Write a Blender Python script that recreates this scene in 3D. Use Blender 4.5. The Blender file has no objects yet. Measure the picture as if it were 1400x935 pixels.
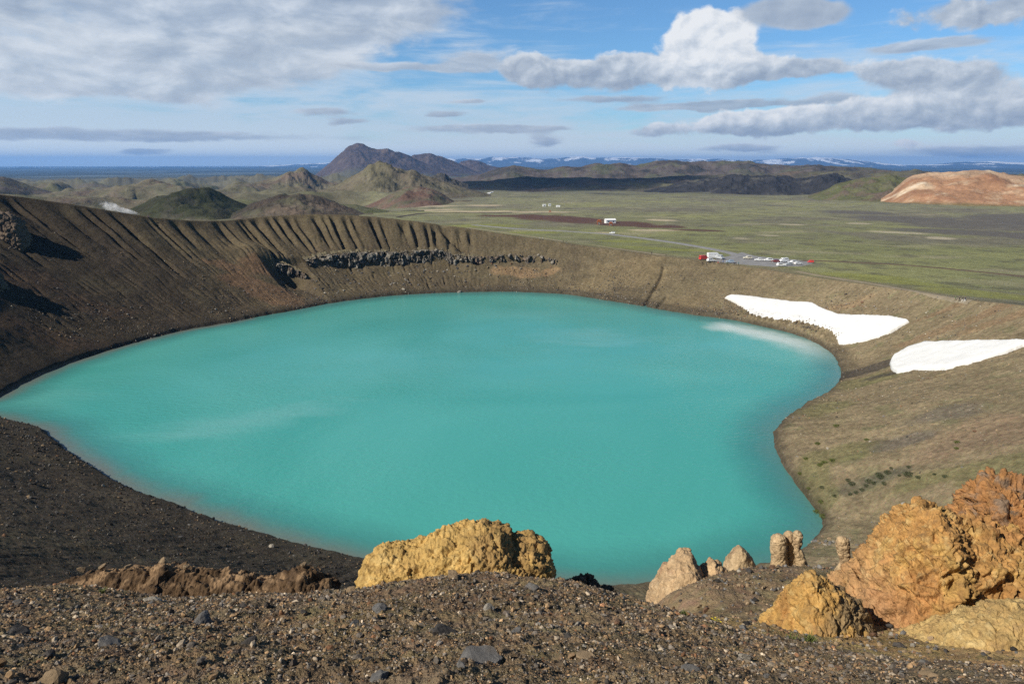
import bpy, bmesh, math, random
import numpy as np
from mathutils import Vector, Matrix, Euler

C = bpy.context.scene.collection
RNG = np.random.default_rng(7)
random.seed(7)

# ---------------------------------------------------------------- camera numbers (used to take measurements off the photograph)
EYE = 65.0
FPX = 933.3
PITCH = math.radians(14.62)
CP, SP = math.cos(PITCH), math.sin(PITCH)

def ray(px, py):
    u = (px - 700.0) / FPX
    v = (467.5 - py) / FPX
    return np.array([u, CP + v * SP, -SP + v * CP])

def at_z(px, py, z=0.0):
    d = ray(px, py)
    t = (z - EYE) / d[2]
    return np.array([d[0] * t, d[1] * t, z])

def at_y(px, py, Y):
    d = ray(px, py)
    t = Y / d[1]
    return np.array([d[0] * t, Y, EYE + d[2] * t])

# ---------------------------------------------------------------- numpy noise
def _hash(ix, iy, iz, seed):
    h = (ix.astype(np.int64) * 374761393 + iy.astype(np.int64) * 668265263 + iz.astype(np.int64) * 2147483647 + seed * 974634777) & 0xFFFFFFFF
    h = ((h ^ (h >> 13)) * 1274126177) & 0xFFFFFFFF
    h = ((h ^ (h >> 16)) * 2246822519) & 0xFFFFFFFF
    return h ^ (h >> 15)

def pn2(x, y, seed=0):
    x = np.asarray(x, float); y = np.asarray(y, float)
    xi = np.floor(x); yi = np.floor(y)
    fx = x - xi; fy = y - yi
    xi = xi.astype(np.int64); yi = yi.astype(np.int64)
    z0 = np.zeros_like(xi)
    ux = fx * fx * fx * (fx * (fx * 6 - 15) + 10); uy = fy * fy * fy * (fy * (fy * 6 - 15) + 10)
    def g(ox, oy):
        a = (_hash(xi + ox, yi + oy, z0, seed) & 0xFFFF) * (2 * math.pi / 65536.0)
        return np.cos(a) * (fx - ox) + np.sin(a) * (fy - oy)
    n0 = g(0, 0) * (1 - ux) + g(1, 0) * ux
    n1 = g(0, 1) * (1 - ux) + g(1, 1) * ux
    return (n0 * (1 - uy) + n1 * uy) * 1.5

def fbm2(x, y, octv=4, seed=0, gain=0.5, lac=2.03):
    s = 0.0; a = 1.0; f = 1.0; tot = 0.0
    for i in range(octv):
        s = s + a * pn2(x * f, y * f, seed + i * 17); tot += a
        a *= gain; f *= lac
    return s / tot

def ridged2(x, y, octv=4, seed=0, gain=0.5):
    s = 0.0; a = 1.0; f = 1.0; tot = 0.0
    for i in range(octv):
        s = s + a * (1 - np.abs(pn2(x * f, y * f, seed + i * 17)) * 1.6); tot += a
        a *= gain; f *= 2.1
    return s / tot

_G3 = RNG.normal(size=(4096, 3)); _G3 /= np.linalg.norm(_G3, axis=1)[:, None]
def pn3(p, seed=0):
    p = np.asarray(p, float)
    i = np.floor(p); f = p - i; i = i.astype(np.int64)
    w = f * f * f * (f * (f * 6 - 15) + 10)
    r = 0.0
    for ox in (0, 1):
        wx = w[:, 0] if ox else 1 - w[:, 0]
        for oy in (0, 1):
            wy = w[:, 1] if oy else 1 - w[:, 1]
            for oz in (0, 1):
                wz = w[:, 2] if oz else 1 - w[:, 2]
                g = _G3[_hash(i[:, 0] + ox, i[:, 1] + oy, i[:, 2] + oz, seed) & 4095]
                r = r + wx * wy * wz * (g[:, 0] * (f[:, 0] - ox) + g[:, 1] * (f[:, 1] - oy) + g[:, 2] * (f[:, 2] - oz))
    return r * 1.5

def fbm3(p, octv=4, seed=0, gain=0.5):
    p = np.asarray(p, float); s = 0.0; a = 1.0; f = 1.0; tot = 0.0
    for k in range(octv):
        s = s + a * pn3(p * f, seed + 31 * k); tot += a; a *= gain; f *= 2.07
    return s / tot

def worley3(p, seed=0, ids=False):
    """distance to nearest and second nearest feature point"""
    cid = np.zeros(len(p))
    p = np.asarray(p, float)
    i = np.floor(p).astype(np.int64)
    d1 = np.full(len(p), 9.0); d2 = np.full(len(p), 9.0)
    for ox in (-1, 0, 1):
        for oy in (-1, 0, 1):
            for oz in (-1, 0, 1):
                c = i + np.array([ox, oy, oz])
                h1 = _hash(c[:, 0], c[:, 1], c[:, 2], seed); h2 = _hash(c[:, 0], c[:, 1], c[:, 2], seed + 101); h3 = _hash(c[:, 0], c[:, 1], c[:, 2], seed + 202)
                q = c + np.stack([h1 & 1023, h2 & 1023, h3 & 1023], 1) / 1024.0
                d = np.linalg.norm(q - p, axis=1)
                m = d < d1
                if ids: cid = np.where(m, (h1 >> 10 & 1023) / 1023.0, cid)
                d2 = np.where(m, d1, np.minimum(d2, d)); d1 = np.where(m, d, d1)
    if ids: return d1, d2, cid
    return d1, d2

def sstep(a, b, x):
    t = np.clip((np.asarray(x, float) - a) / (b - a), 0, 1)
    return t * t * (3 - 2 * t)

# ---------------------------------------------------------------- object helpers
def mesh_np(name, V, F, mat=None, col=None, smooth=True, parent=None, quads=True, attrs=None):
    V = np.asarray(V, np.float32); F = np.asarray(F, np.int32)
    n = F.shape[1]
    me = bpy.data.meshes.new(name)
    me.vertices.add(len(V)); me.vertices.foreach_set('co', V.ravel())
    me.loops.add(F.size); me.loops.foreach_set('vertex_index', F.ravel())
    me.polygons.add(len(F)); me.polygons.foreach_set('loop_start', np.arange(0, F.size, n, dtype=np.int32))
    me.polygons.foreach_set('use_smooth', np.full(len(F), bool(smooth)))
    me.update(calc_edges=True)
    if col is not None:
        a = me.color_attributes.new('Col', 'FLOAT_COLOR', 'POINT')
        c4 = np.ones((len(V), 4), np.float32); c4[:, :3] = col
        a.data.foreach_set('color', c4.ravel())
    for k, v in (attrs or {}).items():
        a = me.attributes.new(k, 'FLOAT', 'POINT'); a.data.foreach_set('value', np.asarray(v, np.float32))
    if mat: me.materials.append(mat)
    o = bpy.data.objects.new(name, me); C.objects.link(o)
    if parent: o.parent = parent
    return o

def grid_faces(nr, nc, wrap=False):
    i = np.arange(nr - 1)[:, None] * nc
    if wrap:
        j = np.arange(nc)[None, :]; j2 = (j + 1) % nc
    else:
        j = np.arange(nc - 1)[None, :]; j2 = j + 1
    return np.stack([i + j, i + j2, i + nc + j2, i + nc + j], -1).reshape(-1, 4)

def tag(o, label=None, cat=None, group=None, kind=None):
    if label: o['label'] = label
    if cat: o['category'] = cat
    if group: o['group'] = group
    if kind: o['kind'] = kind
    return o

def empty(name, loc, rz=0.0):
    o = bpy.data.objects.new(name, None); C.objects.link(o)
    o.location = loc; o.rotation_euler = (0, 0, rz); o.empty_display_size = 0.2
    return o

# ---------------------------------------------------------------- node helpers
class NT:
    def __init__(s, tree): s.t = tree; s.n = tree.nodes; s.l = tree.links
    def new(s, typ, **kw):
        n = s.n.new(typ)
        for k, v in kw.items(): setattr(n, k, v)
        return n
    def put(s, sock, v):
        if v is None: return
        if isinstance(v, bpy.types.NodeSocket): s.l.new(v, sock)
        else: sock.default_value = v
    def math(s, op, a, b=None, c=None, clamp=False):
        n = s.new('ShaderNodeMath', operation=op, use_clamp=clamp)
        for k, v in enumerate((a, b, c)): s.put(n.inputs[k], v)
        return n.outputs[0]
    def vec(s, op, a, b=None):
        n = s.new('ShaderNodeVectorMath', operation=op)
        s.put(n.inputs[0], a); s.put(n.inputs[1], b)
        return n.outputs['Value'] if op in ('DOT_PRODUCT', 'LENGTH', 'DISTANCE') else n.outputs[0]
    def noise(s, v, scale, detail=4, rough=0.55, dist=0.0, out='Fac'):
        n = s.new('ShaderNodeTexNoise'); s.put(n.inputs['Vector'], v)
        n.inputs['Scale'].default_value = scale; n.inputs['Detail'].default_value = detail
        n.inputs['Roughness'].default_value = rough; n.inputs['Distortion'].default_value = dist
        return n.outputs[out]
    def voronoi(s, v, scale, feature='F1', out='Distance', rand=1.0):
        n = s.new('ShaderNodeTexVoronoi', feature=feature); s.put(n.inputs['Vector'], v)
        n.inputs['Scale'].default_value = scale; n.inputs['Randomness'].default_value = rand
        return n.outputs[out]
    def ramp(s, f, stops):
        n = s.new('ShaderNodeValToRGB'); e = n.color_ramp.elements
        while len(e) < len(stops): e.new(0.5)
        for k, (p, c) in enumerate(stops):
            e[k].position = p; e[k].color = (*c, 1) if len(c) == 3 else c
        s.put(n.inputs[0], f); return n.outputs[0]
    def range(s, v, a, b, c=0.0, d=1.0, smooth=False):
        n = s.new('ShaderNodeMapRange'); n.interpolation_type = 'SMOOTHSTEP' if smooth else 'LINEAR'
        for k, x in zip(('Value', 'From Min', 'From Max', 'To Min', 'To Max'), (v, a, b, c, d)): s.put(n.inputs[k], x)
        return n.outputs[0]
    def mix(s, f, a, b, mode='MIX'):
        n = s.new('ShaderNodeMix', data_type='RGBA', blend_type=mode)
        s.put(n.inputs[0], f)
        for k, v in ((6, a), (7, b)):
            s.put(n.inputs[k], (*v, 1) if isinstance(v, tuple) and len(v) == 3 else v)
        return n.outputs[2]
    def bump(s, h, strength=0.5, dist=0.1, normal=None):
        n = s.new('ShaderNodeBump'); n.inputs['Strength'].default_value = strength; n.inputs['Distance'].default_value = dist
        s.put(n.inputs['Height'], h); s.put(n.inputs['Normal'], normal); return n.outputs[0]

def new_mat(name):
    m = bpy.data.materials.new(name); m.use_nodes = True
    t = NT(m.node_tree); t.n.clear()
    out = t.new('ShaderNodeOutputMaterial'); b = t.new('ShaderNodeBsdfPrincipled')
    t.l.new(b.outputs[0], out.inputs[0])
    b.inputs['Roughness'].default_value = 0.9; b.inputs['Specular IOR Level'].default_value = 0.2
    return m, t, b

def plain_mat(name, col, rough=0.8, spec=0.3, var=0.12, scale=3.0):
    m, t, b = new_mat(name)
    g = t.new('ShaderNodeTexCoord').outputs['Object']
    n = t.noise(g, scale, 3)
    f = t.range(n, 0.3, 0.7, 1 - var, 1 + var)
    t.put(b.inputs['Base Color'], t.mix(1.0, (*col, 1), f, 'MULTIPLY'))
    b.inputs['Roughness'].default_value = rough; b.inputs['Specular IOR Level'].default_value = spec
    return m

# ---------------------------------------------------------------- sun, camera
SUN_EL = math.radians(39.5)
SUN_DIR = np.array([-0.885, -0.465]); SUN_DIR /= np.linalg.norm(SUN_DIR)          # horizontal direction towards the sun
SUN = np.array([SUN_DIR[0] * math.cos(SUN_EL), SUN_DIR[1] * math.cos(SUN_EL), math.sin(SUN_EL)])

cam = bpy.data.cameras.new('camera'); cam.lens = 24.0; cam.sensor_width = 36.0
cam.clip_start = 0.1; cam.clip_end = 150000.0
co = bpy.data.objects.new('camera', cam); C.objects.link(co)
co.location = (0, 0, EYE); co.rotation_euler = (math.radians(90) - PITCH, 0, 0)
bpy.context.scene.camera = co
ld = bpy.data.lights.new('sun', 'SUN'); ld.energy = 5.0; ld.angle = math.radians(0.53); ld.color = (1.0, 0.93, 0.80)
so = bpy.data.objects.new('sun', ld); C.objects.link(so); so.location = (-50, -20, 120)
so.rotation_euler = Vector((-SUN[0], -SUN[1], -SUN[2])).to_track_quat('-Z', 'Y').to_euler()
sc = bpy.context.scene
sc.view_settings.view_transform = 'Standard'; sc.view_settings.look = 'None'
sc.view_settings.exposure = 0.22; sc.view_settings.gamma = 1.0; sc.view_settings.use_curve_mapping = False
sc.render.engine = 'CYCLES'
sc.cycles.max_bounces = 5; sc.cycles.diffuse_bounces = 2; sc.cycles.glossy_bounces = 2; sc.cycles.transmission_bounces = 2; sc.cycles.volume_bounces = 1
sc.cycles.use_denoising = False; sc.cycles.denoiser = 'OPENIMAGEDENOISE'; sc.cycles.denoising_input_passes = 'RGB_ALBEDO_NORMAL'; sc.cycles.denoising_prefilter = 'ACCURATE'

# ---------------------------------------------------------------- sky
def sky_world():
    w = bpy.data.worlds.new('World'); sc.world = w; w.use_nodes = True
    t = NT(w.node_tree); t.n.clear()
    out = t.new('ShaderNodeOutputWorld'); bg = t.new('ShaderNodeBackground')
    t.l.new(bg.outputs[0], out.inputs[0]); bg.inputs['Strength'].default_value = 0.1
    sky = t.new('ShaderNodeTexSky', sky_type='NISHITA'); sky.sun_disc = False
    sky.sun_elevation = SUN_EL; sky.sun_rotation = math.atan2(SUN_DIR[0], SUN_DIR[1])
    sky.air_density = 1.0; sky.dust_density = 0.3; sky.ozone_density = 2.0; sky.altitude = 600
    d = t.new('ShaderNodeTexCoord').outputs['Generated']
    sep = t.new('ShaderNodeSeparateXYZ'); t.l.new(d, sep.inputs[0])
    X, Y, Z = sep.outputs
    DEG = 57.29578
    az = t.math('MULTIPLY', t.math('ARCTAN2', X, Y), DEG)
    el = t.math('MULTIPLY', t.math('ARCSINE', Z), DEG)
    def comb(a, b, c=0.0):
        n = t.new('ShaderNodeCombineXYZ'); t.put(n.inputs[0], a); t.put(n.inputs[1], b); t.put(n.inputs[2], c); return n.outputs[0]
    ae = comb(az, el)
    def azel(px, py):
        r = ray(px, py); return math.degrees(math.atan2(r[0], r[1])), math.degrees(math.atan2(r[2], math.hypot(r[0], r[1])))
    base = t.mix(1.0, sky.outputs[0], (0.57, 0.85, 1.07), 'MULTIPLY')
    base = t.mix(1.0, base, t.range(el, 13.0, 35.0, 1.0, 0.42, True), 'MULTIPLY')
    # thin streaks of high cloud: long level bands
    low = t.range(el, 24.0, 13.0, 0.0, 1.0, True)
    v1 = t.noise(t.vec('MULTIPLY', ae, (0.055, 0.42, 1.0)), 1.0, 8, 0.62, 0.9)
    v2 = t.noise(t.vec('ADD', t.vec('MULTIPLY', ae, (0.16, 1.3, 1.0)), (21.0, 4.0, 2.0)), 1.0, 7, 0.62, 0.6)
    v3 = t.noise(t.vec('ADD', t.vec('MULTIPLY', ae, (0.11, 0.20, 1.0)), (5.0, 9.0, 7.0)), 1.0, 4, 0.5, 0.3)
    veil = t.math('ADD', t.math('MULTIPLY', v1, 0.5), t.math('ADD', t.math('MULTIPLY', v2, 0.25), t.math('MULTIPLY', v3, 0.25)))
    lowb = t.range(el, 11.0, 2.0, -0.03, 0.14)
    leftb = t.range(az, 14.0, -20.0, -0.02, 0.05)
    veil = t.range(t.math('ADD', veil, t.math('ADD', lowb, leftb)), 0.470, 0.69, 0.0, 1.0, True)
    col = t.mix(t.math('MULTIPLY', t.math('MULTIPLY', veil, 0.82), low), base, (5.2, 6.1, 7.0))
    hz = t.range(el, 0.2, 3.6, 0.85, 0.0, True)
    col = t.mix(hz, col, (7.2, 7.8, 8.0))
    col = t.mix(t.range(el, 0.0, 2.0, 0.75, 0.0, True), col, (8.3, 9.2, 9.3))
    def layer(blobs, col, seed, st, fr, warp, amp, lo, hi, opacity, relief, det=8, rough=0.56):
        p3 = t.vec('MULTIPLY', ae, st)
        off = (seed * 13.7, seed * 5.1, seed * 2.3)
        w1 = t.noise(t.vec('ADD', p3, off), fr * 0.8, 4, 0.55, 0, 'Color')
        w = t.vec('MULTIPLY', t.vec('SUBTRACT', w1, (0.5, 0.5, 0.5)), (warp / st[0], warp / st[1], 0.0))
        q = t.vec('ADD', ae, w)
        pn = t.vec('ADD', p3, (seed * 3.3 + 50.0, seed * 7.7, 1.0))
        n0 = t.noise(pn, fr, det, rough, 0.25)
        n1 = t.noise(t.vec('ADD', pn, (-0.45, 0.6, 0.2)), fr, det - 3, rough, 0.25)
        G = None; L = None
        for (px, py, rx, ry, a, b) in blobs:
            c = azel(px, py)
            e = t.vec('MULTIPLY', t.vec('SUBTRACT', q, (c[0], c[1], 0.0)), (FPX / 57.3 / rx, FPX / 57.3 / ry, 0.0))
            r2 = t.vec('DOT_PRODUCT', e, e)
            g = t.math('EXPONENT', t.math('MULTIPLY', r2, -0.9))
            se = t.new('ShaderNodeSeparateXYZ'); t.l.new(e, se.inputs[0])
            lit = t.math('ADD', t.math('MULTIPLY', se.outputs[1], b), t.math('ADD', t.math('MULTIPLY', se.outputs[0], -abs(b) * 0.3), a))
            gl = t.math('MULTIPLY', g, lit)
            G = g if G is None else t.math('ADD', G, g)
            L = gl if L is None else t.math('ADD', L, gl)
        lit = t.math('DIVIDE', L, t.math('ADD', G, 0.02))
        dens = t.math('ADD', t.math('MINIMUM', G, 1.1), t.math('MULTIPLY', t.math('SUBTRACT', n0, 0.5), amp))
        alpha = t.range(dens, lo, hi, 0.0, opacity, True)
        thin = t.range(dens, lo, hi + 0.2, 0.20, 0.0)
        sh = t.math('ADD', lit, t.math('MULTIPLY', t.math('SUBTRACT', n0, n1), relief))
        sh = t.math('ADD', sh, thin, clamp=True)
        cc = t.ramp(sh, [(0.0, (2.8, 3.35, 4.25)), (0.35, (4.0, 4.55, 5.3)), (0.7, (5.9, 6.3, 6.8)), (1.0, (7.7, 7.8, 7.9))])
        return t.mix(alpha, col, cc)
    soft = [(110, 42, 190, 42, 0.46, -0.12), (330, 24, 210, 36, 0.42, -0.10), (300, 60, 130, 24, 0.5, 0.0), (520, 12, 110, 22, 0.36, 0.0), (270, 88, 140, 22, 0.28, 0.15), (40, 85, 110, 30, 0.50, 0.0), (170, 120, 120, 14, 0.5, 0.1)]
    col = layer(soft, col, 2, (0.45, 1.05, 1.0), 0.42, 2.2, 1.9, 0.30, 0.90, 0.86, 1.7, 8, 0.58)
    bands = [(120, 184, 260, 7, 0.16, 0.15), (640, 177, 70, 5, 0.28, 0.1), (730, 176, 70, 5, 0.30, 0.1), (610, 156, 26, 4, 0.15, 0.1), (445, 154, 40, 5, 0.2, 0.1), (480, 167, 30, 4, 0.2, 0.1),
             (210, 209, 26, 4, 0.3, 0.2), (650, 82, 60, 12, 0.32, 0.1), (540, 92, 90, 5, 0.35, 0.1), (630, 138, 30, 3, 0.3, 0.1), (830, 136, 70, 5, 0.12, 0.1), (1000, 143, 110, 5, 0.14, 0.1), (920, 148, 70, 4, 0.25, 0.1),
             (745, 192, 28, 8, 0.25, 0.25), (1130, 134, 30, 7, 0.22, 0.15), (1010, 203, 50, 5, 0.3, 0.2), (1330, 207, 80, 7, 0.42, 0.3), (1240, 66, 40, 7, 0.3, 0.12), (1300, 58, 50, 6, 0.3, 0.1)]
    col = layer(bands, col, 3, (0.50, 1.9, 1.0), 0.65, 1.7, 1.0, 0.28, 0.80, 0.85, 0.9, 8, 0.58)
    cum = [(790, 100, 82, 21, 0.26, 0.26), (860, 95, 36, 18, 0.34, 0.26), (715, 95, 30, 18, 0.24, 0.2),
           (935, 82, 27, 30, 0.92, 0.10), (948, 44, 24, 20, 0.95, 0.06), (985, 34, 34, 20, 0.92, 0.08), (985, 72, 40, 28, 0.86, 0.2), (1000, 98, 62, 17, 0.50, 0.42), (1090, 92, 56, 11, 0.26, 0.22),
           (1240, 100, 46, 17, 0.30, 0.28), (1315, 106, 52, 19, 0.30, 0.3), (1335, 18, 76, 18, 0.28, 0.05),
           (985, 172, 44, 14, 0.48, 0.42), (1040, 168, 40, 14, 0.46, 0.4), (1085, 165, 36, 17, 0.52, 0.40), (1190, 160, 60, 14, 0.36, 0.3), (1275, 152, 70, 17, 0.42, 0.4), (1370, 152, 60, 18, 0.40, 0.35), (1235, 143, 34, 8, 0.75, 0.3),
           (895, 180, 32, 10, 0.42, 0.32), (1240, 198, 17, 6, 0.98, 0.05)]
    col = layer(cum, col, 5, (1.0, 1.35, 1.0), 0.50, 1.1, 1.25, 0.40, 0.72, 0.95, 1.5)
    over = [(1068, 16, 52, 16, 0.20, -0.05), (1110, 22, 40, 12, 0.22, 0.0)]
    col = layer(over, col, 9, (1.0, 1.35, 1.0), 0.42, 1.0, 0.8, 0.34, 0.72, 0.92, 0.7)
    t.l.new(col, bg.inputs['Color'])
    w.cycles.sampling_method = 'MANUAL'; w.cycles.sample_map_resolution = 512
sky_world()
# ================================================================ TERRAIN
CX, CY = -5.0, 225.0
shore_px = [(0,543),(40,520),(100,495),(180,470),(250,452),(320,440),(400,425),(470,412),(540,404),(620,400),(700,399),(770,402),(830,411),
            (900,423),(950,431),(1000,437),(1040,446),(1080,455),(1110,466),(1135,481),(1147,498),(1150,511),(1144,526),(1128,540),(1100,553),(1072,572),
            (1057,590),(1058,610),(1070,637),(1090,665),(1110,690),(1128,715),(1112,740),(1070,765),(1000,785),(920,798),(840,804),(760,802),(680,795),(600,786),
            (540,777),(490,765),(440,754),(380,737),(300,714),(240,690),(185,672),(130,640),(85,610),(62,588),(0,573),(-52,559)]
S = np.array([at_z(*p)[:2] for p in shore_px])
rim_px = [(-330,238,205),(-200,246,250),(-100,255,282),(0,265,304),(100,280,320),(160,289,327),(200,297,335),(240,301,345),(300,303,368),(340,299,385),(380,294,398),(450,293,402),(520,297,406),(600,307,405),
          (700,322,400),(800,337,385),(900,350,365),(1000,362,340),(1100,378,305),(1200,392,268),(1300,408,225),(1400,419,188)]
R_ = np.array([at_y(*p) for p in rim_px])
R_ = np.vstack([R_, [[148,140,36],[136,95,46],[108,50,56],[70,14,61],[30,1,63],[0,-1.5,63.4],[-35,0,62],[-80,18,60],[-122,40,57],[-172,78,58],[-226,125,58]]])

TAB = 2048
th_tab = np.linspace(-math.pi, math.pi, TAB, endpoint=False)
def polar_tab(P, val=None, sm=0):
    a = np.arctan2(P[:, 1] - CY, P[:, 0] - CX)
    v = np.hypot(P[:, 0] - CX, P[:, 1] - CY) if val is None else val
    o = np.argsort(a); a = a[o]; v = v[o]
    a = np.concatenate([a - 2 * math.pi, a, a + 2 * math.pi]); v = np.concatenate([v, v, v])
    t = np.interp(th_tab, a, v)
    if sm:
        k = np.exp(-0.5 * (np.arange(-3 * sm, 3 * sm + 1) / sm) ** 2); k /= k.sum()
        t = np.convolve(np.concatenate([t[-3 * sm:], t, t[:3 * sm]]), k, 'valid')
    return t
RS = polar_tab(S, sm=3); RS = RS + 0.9 * fbm2(th_tab * 26, th_tab * 0, 5, 51, 0.6) * np.minimum(1, 3 * np.abs(np.abs(th_tab) - math.pi) + 0.2); RR = polar_tab(R_[:, :2], sm=14); HR = polar_tab(R_[:, :2], R_[:, 2], sm=14)
def lut(tab, th):
    f = (np.asarray(th) + math.pi) / (2 * math.pi) * TAB
    i = np.floor(f).astype(np.int64); w = f - i
    return tab[i % TAB] * (1 - w) + tab[(i + 1) % TAB] * w

def crater_rt(x, y):
    th = np.arctan2(y - CY, x - CX); r = np.hypot(x - CX, y - CY)
    rs = lut(RS, th); rr = lut(RR, th)
    return th, r, rs, rr, (r - rs) / np.maximum(rr - rs, 1.0)

def plain_z(x, y):
    r = np.hypot(x, y)
    z = 15 - 0.02 * (np.clip(r, 350, 3000) - 350) - 0.004 * np.clip(r - 3000, 0, 9000)
    z = z + 3.0 * fbm2(x / 260, y / 260, 4, 3) * sstep(420, 900, r)
    az = np.arctan2(x, np.maximum(y, 1e-3))
    roll = (0.85 * (1 - sstep(-0.22, -0.10, az)) * sstep(650, 1100, r) + 0.10) * sstep(500, 1500, r) * sstep(7000, 4500, r)
    z = z + roll * np.clip(r * 0.045, 0, 130) * (ridged2(x / 800 + 3, y / 620, 5, 91) - 0.62 + 0.35 * fbm2(x / 180, y / 180, 4, 92))
    near = sstep(150, -10, y)
    return z * (1 - near) + 58.0 * near

def base_z(x, y):
    th, r, rs, rr, t = crater_rt(x, y)
    hr = lut(HR, th)
    pl = plain_z(x, y)
    tc = np.clip(t, 0, 1)
    prof = 0.80 * tc + 0.20 * tc * tc
    d = np.maximum(r - rr, 0)
    L = 46.0
    out = pl + (hr - pl) * np.exp(-(d / L) ** 1.6)
    z = np.where(t < 0, np.maximum(-7.0, (r - rs) * 0.38), np.where(t < 1, hr * prof, out))
    return z

# ---- the knoll the photographer stands on: heights measured along its visible surface
fg = [(-150,935,3.0),(0,935,3.1),(350,935,3.2),(700,935,3.2),(1050,935,3.4),(1400,935,3.6),(1550,935,3.6),
      (-150,865,5.2),(0,868,5.2),(350,865,5.3),(700,855,5.3),(1000,895,5.0),(1250,915,5.2),
      (-150,812,8.8),(0,810,8.8),(60,812,9.0),(150,820,9.1),(300,824,8.9),(400,819,8.9),(450,810,9.0),(560,795,8.6),(620,784,8.4),(700,787,8.5),(760,795,9.0),(840,816,9.5),
      (900,829,9.4),(960,849,9.2),(1030,869,9.0),(1100,883,8.8),(1200,896,8.6),(1300,903,8.5),(1400,909,8.4),(1550,915,8.4),
      (120,814,11.0),(250,818,10.8),(400,814,10.6),
      (980,844,11.5),(930,844,11.5),(1040,854,11.5),(1000,820,15.5),(1060,820,15.5),(940,822,16.0),(1000,790,19.6),(950,800,19.0),(1050,790,20.0),(1100,790,20.5),(1150,792,20.0),(915,822,18.0),(892,838,17.0),
      (1140,880,9.8),(1220,872,11.0),(1300,880,10.6),(1400,880,10.4),(1550,870,10.4),(1250,800,16.0),(1400,780,16.0),(1550,740,16.0)]
FG = np.array([at_y(*p) for p in fg])
extra = [(0, 0.3, 63.35), (1.5, 0.8, 63.0), (-1.5, 0.8, 63.0), (0, 1.8, 62.6), (3, 1.6, 62.7), (-3, 1.6, 62.7)]
FG = np.vstack([FG, np.array(extra)])
fgd = FG[:, 2] - base_z(FG[:, 0], FG[:, 1])
anch = []
for a in np.linspace(-1.9, 1.9, 26):
    for rr_ in (30.0, 40.0):
        anch.append((rr_ * math.sin(a), rr_ * math.cos(a)))
for x_, y_ in [(-9,17),(-5,16),(-1,16),(3,17),(5.5,23.5),(8,24),(11,24.5),(-14,18),(1,22),(-6,23),(4,24)]: anch.append((x_, y_))
for x_, y_ in [(-6,-3),(0,-5),(6,-3)]: anch.append((x_, y_))
anch = np.array(anch)
KP = np.vstack([FG[:, :2], anch]); KD = np.concatenate([fgd, np.zeros(len(anch))])
def _phi(d2): return np.sqrt(d2 + 0.25)
_A = _phi(((KP[:, None] - KP[None]) ** 2).sum(-1)) + np.eye(len(KP)) * 1e-3
_W = np.linalg.solve(_A, KD)
def knoll(x, y):
    shp = x.shape; x = x.ravel(); y = y.ravel()
    out = np.zeros(len(x))
    for s in range(0, len(x), 60000):
        xx = x[s:s + 60000]; yy = y[s:s + 60000]
        out[s:s + 60000] = _phi((xx[:, None] - KP[None, :, 0]) ** 2 + (yy[:, None] - KP[None, :, 1]) ** 2) @ _W
    r = np.hypot(x, y)
    return (out * sstep(38, 30, r)).reshape(shp)

def smooth_z(x, y):
    x = np.asarray(x, float); y = np.asarray(y, float)
    z = base_z(x, y)
    m = np.hypot(x, y) < 38
    if np.any(m):
        z = np.array(z); z[m] += knoll(x[m], y[m])
    return z

_tt = np.concatenate([np.linspace(2, 60, 600), np.linspace(60, 500, 2200)[1:], np.geomspace(500, 30000, 2500)[1:]])
def hit(px, py, f=None):
    d = ray(px, py); f = f or smooth_z
    x = d[0] * _tt; y = d[1] * _tt; z = EYE + d[2] * _tt
    g = z - f(x, y)
    k = np.argmax(g < 0)
    if g[k] >= 0: k = len(_tt) - 1
    w = g[k - 1] / (g[k - 1] - g[k] + 1e-9)
    t = _tt[k - 1] + w * (_tt[k] - _tt[k - 1])
    return d * t + np.array([0, 0, EYE])

# ---- features of the crater wall given in wall coordinates (angle, t) measured at picture points
def wall(px, py):
    p = hit(px, py); th, r, rs, rr, t = crater_rt(p[0], p[1]); return float(th), float(t)

def angdiff(a, b): return (a - b + math.pi) % (2 * math.pi) - math.pi

TH_L = wall(60, 300)[0]; TH_G0 = wall(150, 310)[0]; TH_G1 = wall(330, 330)[0]; TH_G2 = wall(600, 330)[0]; TH_G3 = wall(650, 340)[0]; TH_R = wall(1000, 400)[0]
def ledge(path, hts):
    q = np.array([wall(*p) for p in path]); return q[:, 0], q[:, 1], np.array(hts, float)
CLIFF1 = [(418,358),(440,352),(470,348),(500,347),(540,346),(580,344),(605,344),(622,350),(640,354)]
CLIFF2 = [(640,354),(670,352),(700,350),(730,351),(752,354),(764,360)]
CLIFF3 = [(352,358),(364,360),(378,361),(392,364),(406,370),(418,376)]
LEDGES = [ledge(CLIFF1, [0.5,3.5,5.5,5.5,5.0,4.5,4.5,3.0,0.8]), ledge(CLIFF2, [0.8,1.8,2.6,2.8,2.0,0.2]), ledge(CLIFF3, [1.0,3.5,4.5,4.5,3.0,0.2])]
TH_B0 = wall(1144, 476)[0]; TH_B1 = wall(1020, 434)[0]
TH_S = wall(372, 360)[0]; T_S = wall(372, 362)[1]

_rg = np.random.default_rng(44)
GUL = [60.0]
while GUL[-1] < 620: GUL.append(GUL[-1] + float(np.clip(_rg.lognormal(math.log(5.4), 0.42), 2.4, 13)))
GUL = np.array(GUL)
G_DEP = _rg.uniform(0.8, 3.6, len(GUL)); G_WID = _rg.uniform(1.3, 2.9, len(GUL))
G_REACH = np.where(_rg.random(len(GUL)) < 0.35, _rg.uniform(0.35, 0.55, len(GUL)), _rg.uniform(0.55, 0.80, len(GUL)))

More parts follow.
